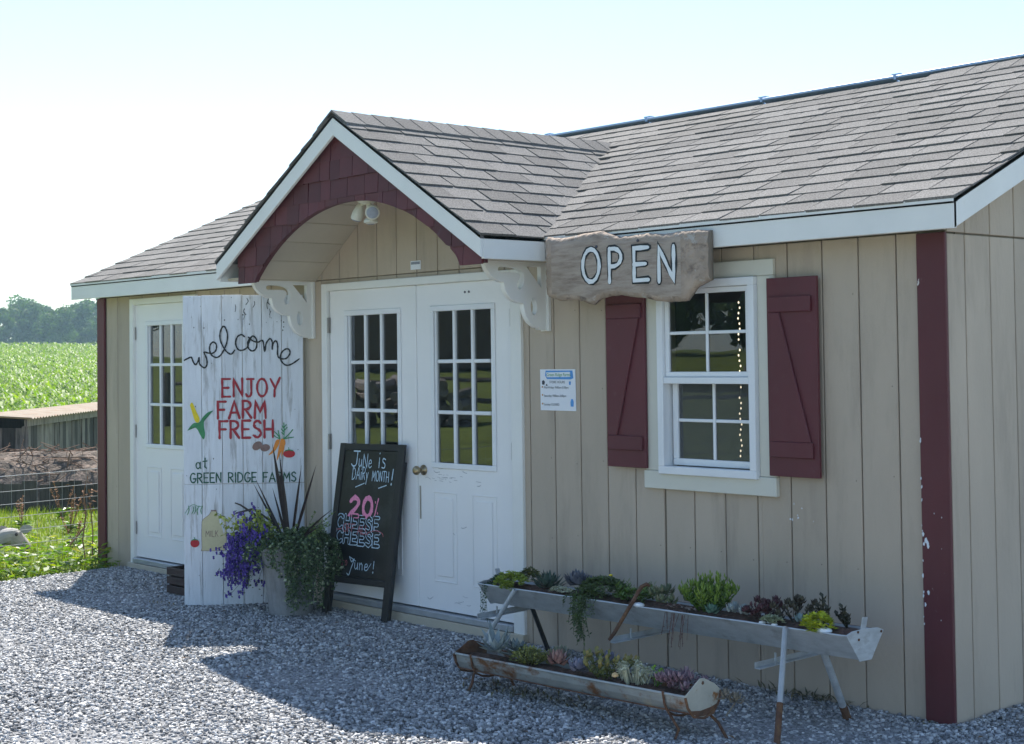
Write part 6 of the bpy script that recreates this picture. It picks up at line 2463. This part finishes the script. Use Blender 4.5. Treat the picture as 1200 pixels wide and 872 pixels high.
H0 = Vector((-8.80, -.315, .125))       # middle of the head
hf = Vector((.30, .42, -.52)).normalized()          # muzzle direction, down and to the right
body = [[(Vector((-9.05, -1.25, .03)), .17), (Vector((-9.0, -1.0, .03)), .17), (Vector((-8.95, -.82, .03)), .13), (Vector((-8.92, -.64, .04)), .085), (Vector((-8.87, -.50, .07)), .078),
         (H0 + Vector((-.01, -.085, .012)), .082), (H0 + Vector((0, -.01, .012)), .086), (H0 + hf * .07, .066), (H0 + hf * .13, .052), (H0 + hf * .16, .042)],
        [(Vector((-9.05, -1.25, .03)), .17), (Vector((-9.12, -1.50, .04)), .18), (Vector((-9.15, -1.75, .02)), .15), (Vector((-9.16, -1.9, .0)), .08)],
        [(Vector((-8.95, -.82, .03)), .13), (Vector((-8.82, -.84, -.03)), .05), (Vector((-8.70, -.76, -.05)), .03), (Vector((-8.66, -.62, -.055)), .026)],
        [(Vector((-9.15, -1.75, .02)), .15), (Vector((-8.95, -1.66, -.03)), .07), (Vector((-8.85, -1.40, -.04)), .04), (Vector((-8.86, -1.62, -.045)), .03)]]
skin('body', body, hide, cf)
tr_ = Vector((rt.x, rt.y, 0)).normalized()
eb = H0 + tr_ * .055 + Vector((0, 0, .055))
for sgn, dv in ((1, (tr_ * .75 + Vector((0, 0, .18)))), (-1, (tr_ * -.6 + Vector((.3, -.2, .1))))):
    m = MB()
    b = H0 + tr_ * .05 * sgn + Vector((.01, -.01, .058))
    d = dv.normalized()
    w = Vector((0, 0, 1)) - d * d.z
    vs, n_ = [], 5
    for i, (t, ww) in enumerate(((0, .018), (.3, .034), (.6, .036), (.85, .022), (1, .004))):
        p = b + d * .105 * t
        vs += [p - w * ww, p + w * ww, p + w * ww * .6 + Vector((-.012, .008, 0)), p - w * ww * .6 + Vector((-.012, .008, 0))]
    fs = []
    for i in range(4):
        a = 4 * i
        for q in range(4): fs.append((a + q, a + (q + 1) % 4, a + 4 + (q + 1) % 4, a + 4 + q))
    m.add(vs, fs + [(0, 3, 2, 1)])
    m.build('ear', hide, cf)
vw = (CAM - H0).normalized()
MB().lathe(H0 + vw * .072 + tr_ * .012 + Vector((0, 0, .022)), [(.004, -.006), (.013, -.002), (.013, .004), (.005, .009)], 12, vw).build('eye', nose_m, cf)
MB().lathe(H0 + hf * .135 + vw * .036, [(.022, -.01), (.034, 0), (.024, .012), (.006, .02)], 12, (hf + vw * .5).normalized()).build('muzzle', pink_m, cf)
MB().lathe(H0 + hf * .140 + vw * .060 + tr_ * .004, [(.007, -.003), (.007, .003), (.002, .006)], 8, vw).build('nostril', nose_m, cf)

# ------------------------------------------------------------------ across the yard: what the door panes mirror
far_g = 'trees behind the yard mirrored in the glass'
rr = random.Random(23)
k = 0
lab = ['dark leafy tree across the yard seen only in the window glass']
for i in range(13):
    ang = R(-168 + i * 6.0)             # directions from the doors
    D = rr.uniform(66, 76)
    x, y = -3 + D * math.cos(ang), D * math.sin(ang)
    tree(rr.randrange(3), x, y, rr.uniform(.7, .95), rr.uniform(0, 6), 'dark leafy tree across the yard, mirrored in the door and window glass', far_g)


for (x, y, k_, sc_) in ((-24.5, -24, 0, .5), (-21, -27.5, 1, .5), (-17, -30, 2, .42), (-29, -26, 1, .55)):
    tree(k_, x, y, sc_, rr.uniform(0, 6), 'dark leafy tree across the yard, mirrored in the door and window glass', far_g)


def barn(x, y, rz, L, W, H, lb, open_front=True):
    z_ = float(gz(x, y)) - .1
    t = thing('barn', lb, 'barn', (x, y, z_))
    cs, sn = math.cos(rz), math.sin(rz)
    P_ = lambda a, b, z: Vector((x + a * cs - b * sn, y + a * sn + b * cs, z + z_))
    ex, ey = Vector((cs, sn, 0)), Vector((-sn, cs, 0))
    n_ = int(L / .45)
    for i in range(n_):
        if open_front and .22 < i / n_ < .70: continue
        MB().obox(P_(-L / 2 + i * .45, W / 2, -.06), ex * .43, ey * .03, (0, 0, H)).build('wall_board', ind_wood, t)
    MB().obox(P_(-L / 2, -W / 2, -.06), ex * L, ey * .05, (0, 0, H)).build('rear_wall', wood_dark, t)
    for a in (-L / 2, L / 2 - .05):
        MB().obox(P_(a, -W / 2 + .06, -.06), ex * .05, ey * (W - .08), (0, 0, H)).build('side_wall', ind_wood, t)
    for s_ in (1, -1):
        MB().obox(P_(-L / 2 - .3, s_ * (W / 2 + .35), H - .15), ex * (L + .6), -ey * s_ * (W / 2 + .35), (0, 0, 0.0)).v
        e = MB()
        a0, a1 = P_(-L / 2 - .3, s_ * (W / 2 + .35), H - .15), P_(L / 2 + .3, s_ * (W / 2 + .35), H - .15)
        b0, b1 = P_(-L / 2 - .3, 0, H + W * .28), P_(L / 2 + .3, 0, H + W * .28)
        e.prism([a0, a1, b1, b0], (0, 0, .06))
        e.build('roof', barn_roof, t)
    return t


def mirror_dir(px, lev=0):
    return None


barn(-42, -31, R(-132), 13, 7, 3.6, 'open-fronted dark shed across the yard mirrored in the right door')
barn(-44, -42, R(-132), 7, 5, 3.4, 'small board shed left of the open shed across the yard', False)
rf = thing('rail_fence', 'weathered two-rail fence across the yard mirrored in the door glass', 'fence', (-15, -8, -.06))
pA, pB = Vector((-24, -9.5, 0)), Vector((-12, -22, 0))
gp = lambda p: Vector((p.x, p.y, float(gz(p.x, p.y))))
for i in range(7):
    p = gp(pA.lerp(pB, i / 6))
    MB().tube([p - Vector((0, 0, .3)), p + Vector((.03, 0, 1.05))], .07, 7).build('post', wood_gray, rf)
    if i < 6:
        q = gp(pA.lerp(pB, (i + 1) / 6))
        for h in (.45, .85):
            MB().tube([p + Vector((0, 0, h)), p.lerp(q, .5) + Vector((0, 0, h - .03)), q + Vector((0, 0, h + .02))], .045, 6).build('rail', wood_gray, rf)
wp = thing('log_pile', 'pile of grey split logs across the yard mirrored in the left door leaf', 'log pile', (-20.5, -12.2, .3))
for i in range(44):
    r_ = rr.uniform(.08, .13)
    a = rr.uniform(-.5, .5) + .7
    lvl = int(i / 9)
    c = Vector((-21.5 + (i % 9) * .26, -11.2 - (i % 9) * .27, .32 + lvl * .19))
    d = Vector((math.cos(a), math.sin(a), rr.uniform(-.2, .2))) * .45
    MB().tube([c - d, c + d], r_, 7).build('log', log_m, wp)


# ------------------------------------------------------------------ summer haze
hz = MB().box(-640, 620, -620, 660, -1.6, 19.5).mesh('haze')
hm = bpy.data.materials.new('summer_haze')
hm.use_nodes = True
nt = hm.node_tree
nt.nodes.remove(nt.nodes['Principled BSDF'])
pv = nt.nodes.new('ShaderNodeVolumePrincipled')
pv.inputs['Color'].default_value = (.60, .86, .96, 1)
pv.inputs['Density'].default_value = .0011
nt.links.new(pv.outputs[0], nt.nodes['Material Output'].inputs['Volume'])
hz.materials.append(hm)
link('haze', hz, kind='stuff')
#TAIL
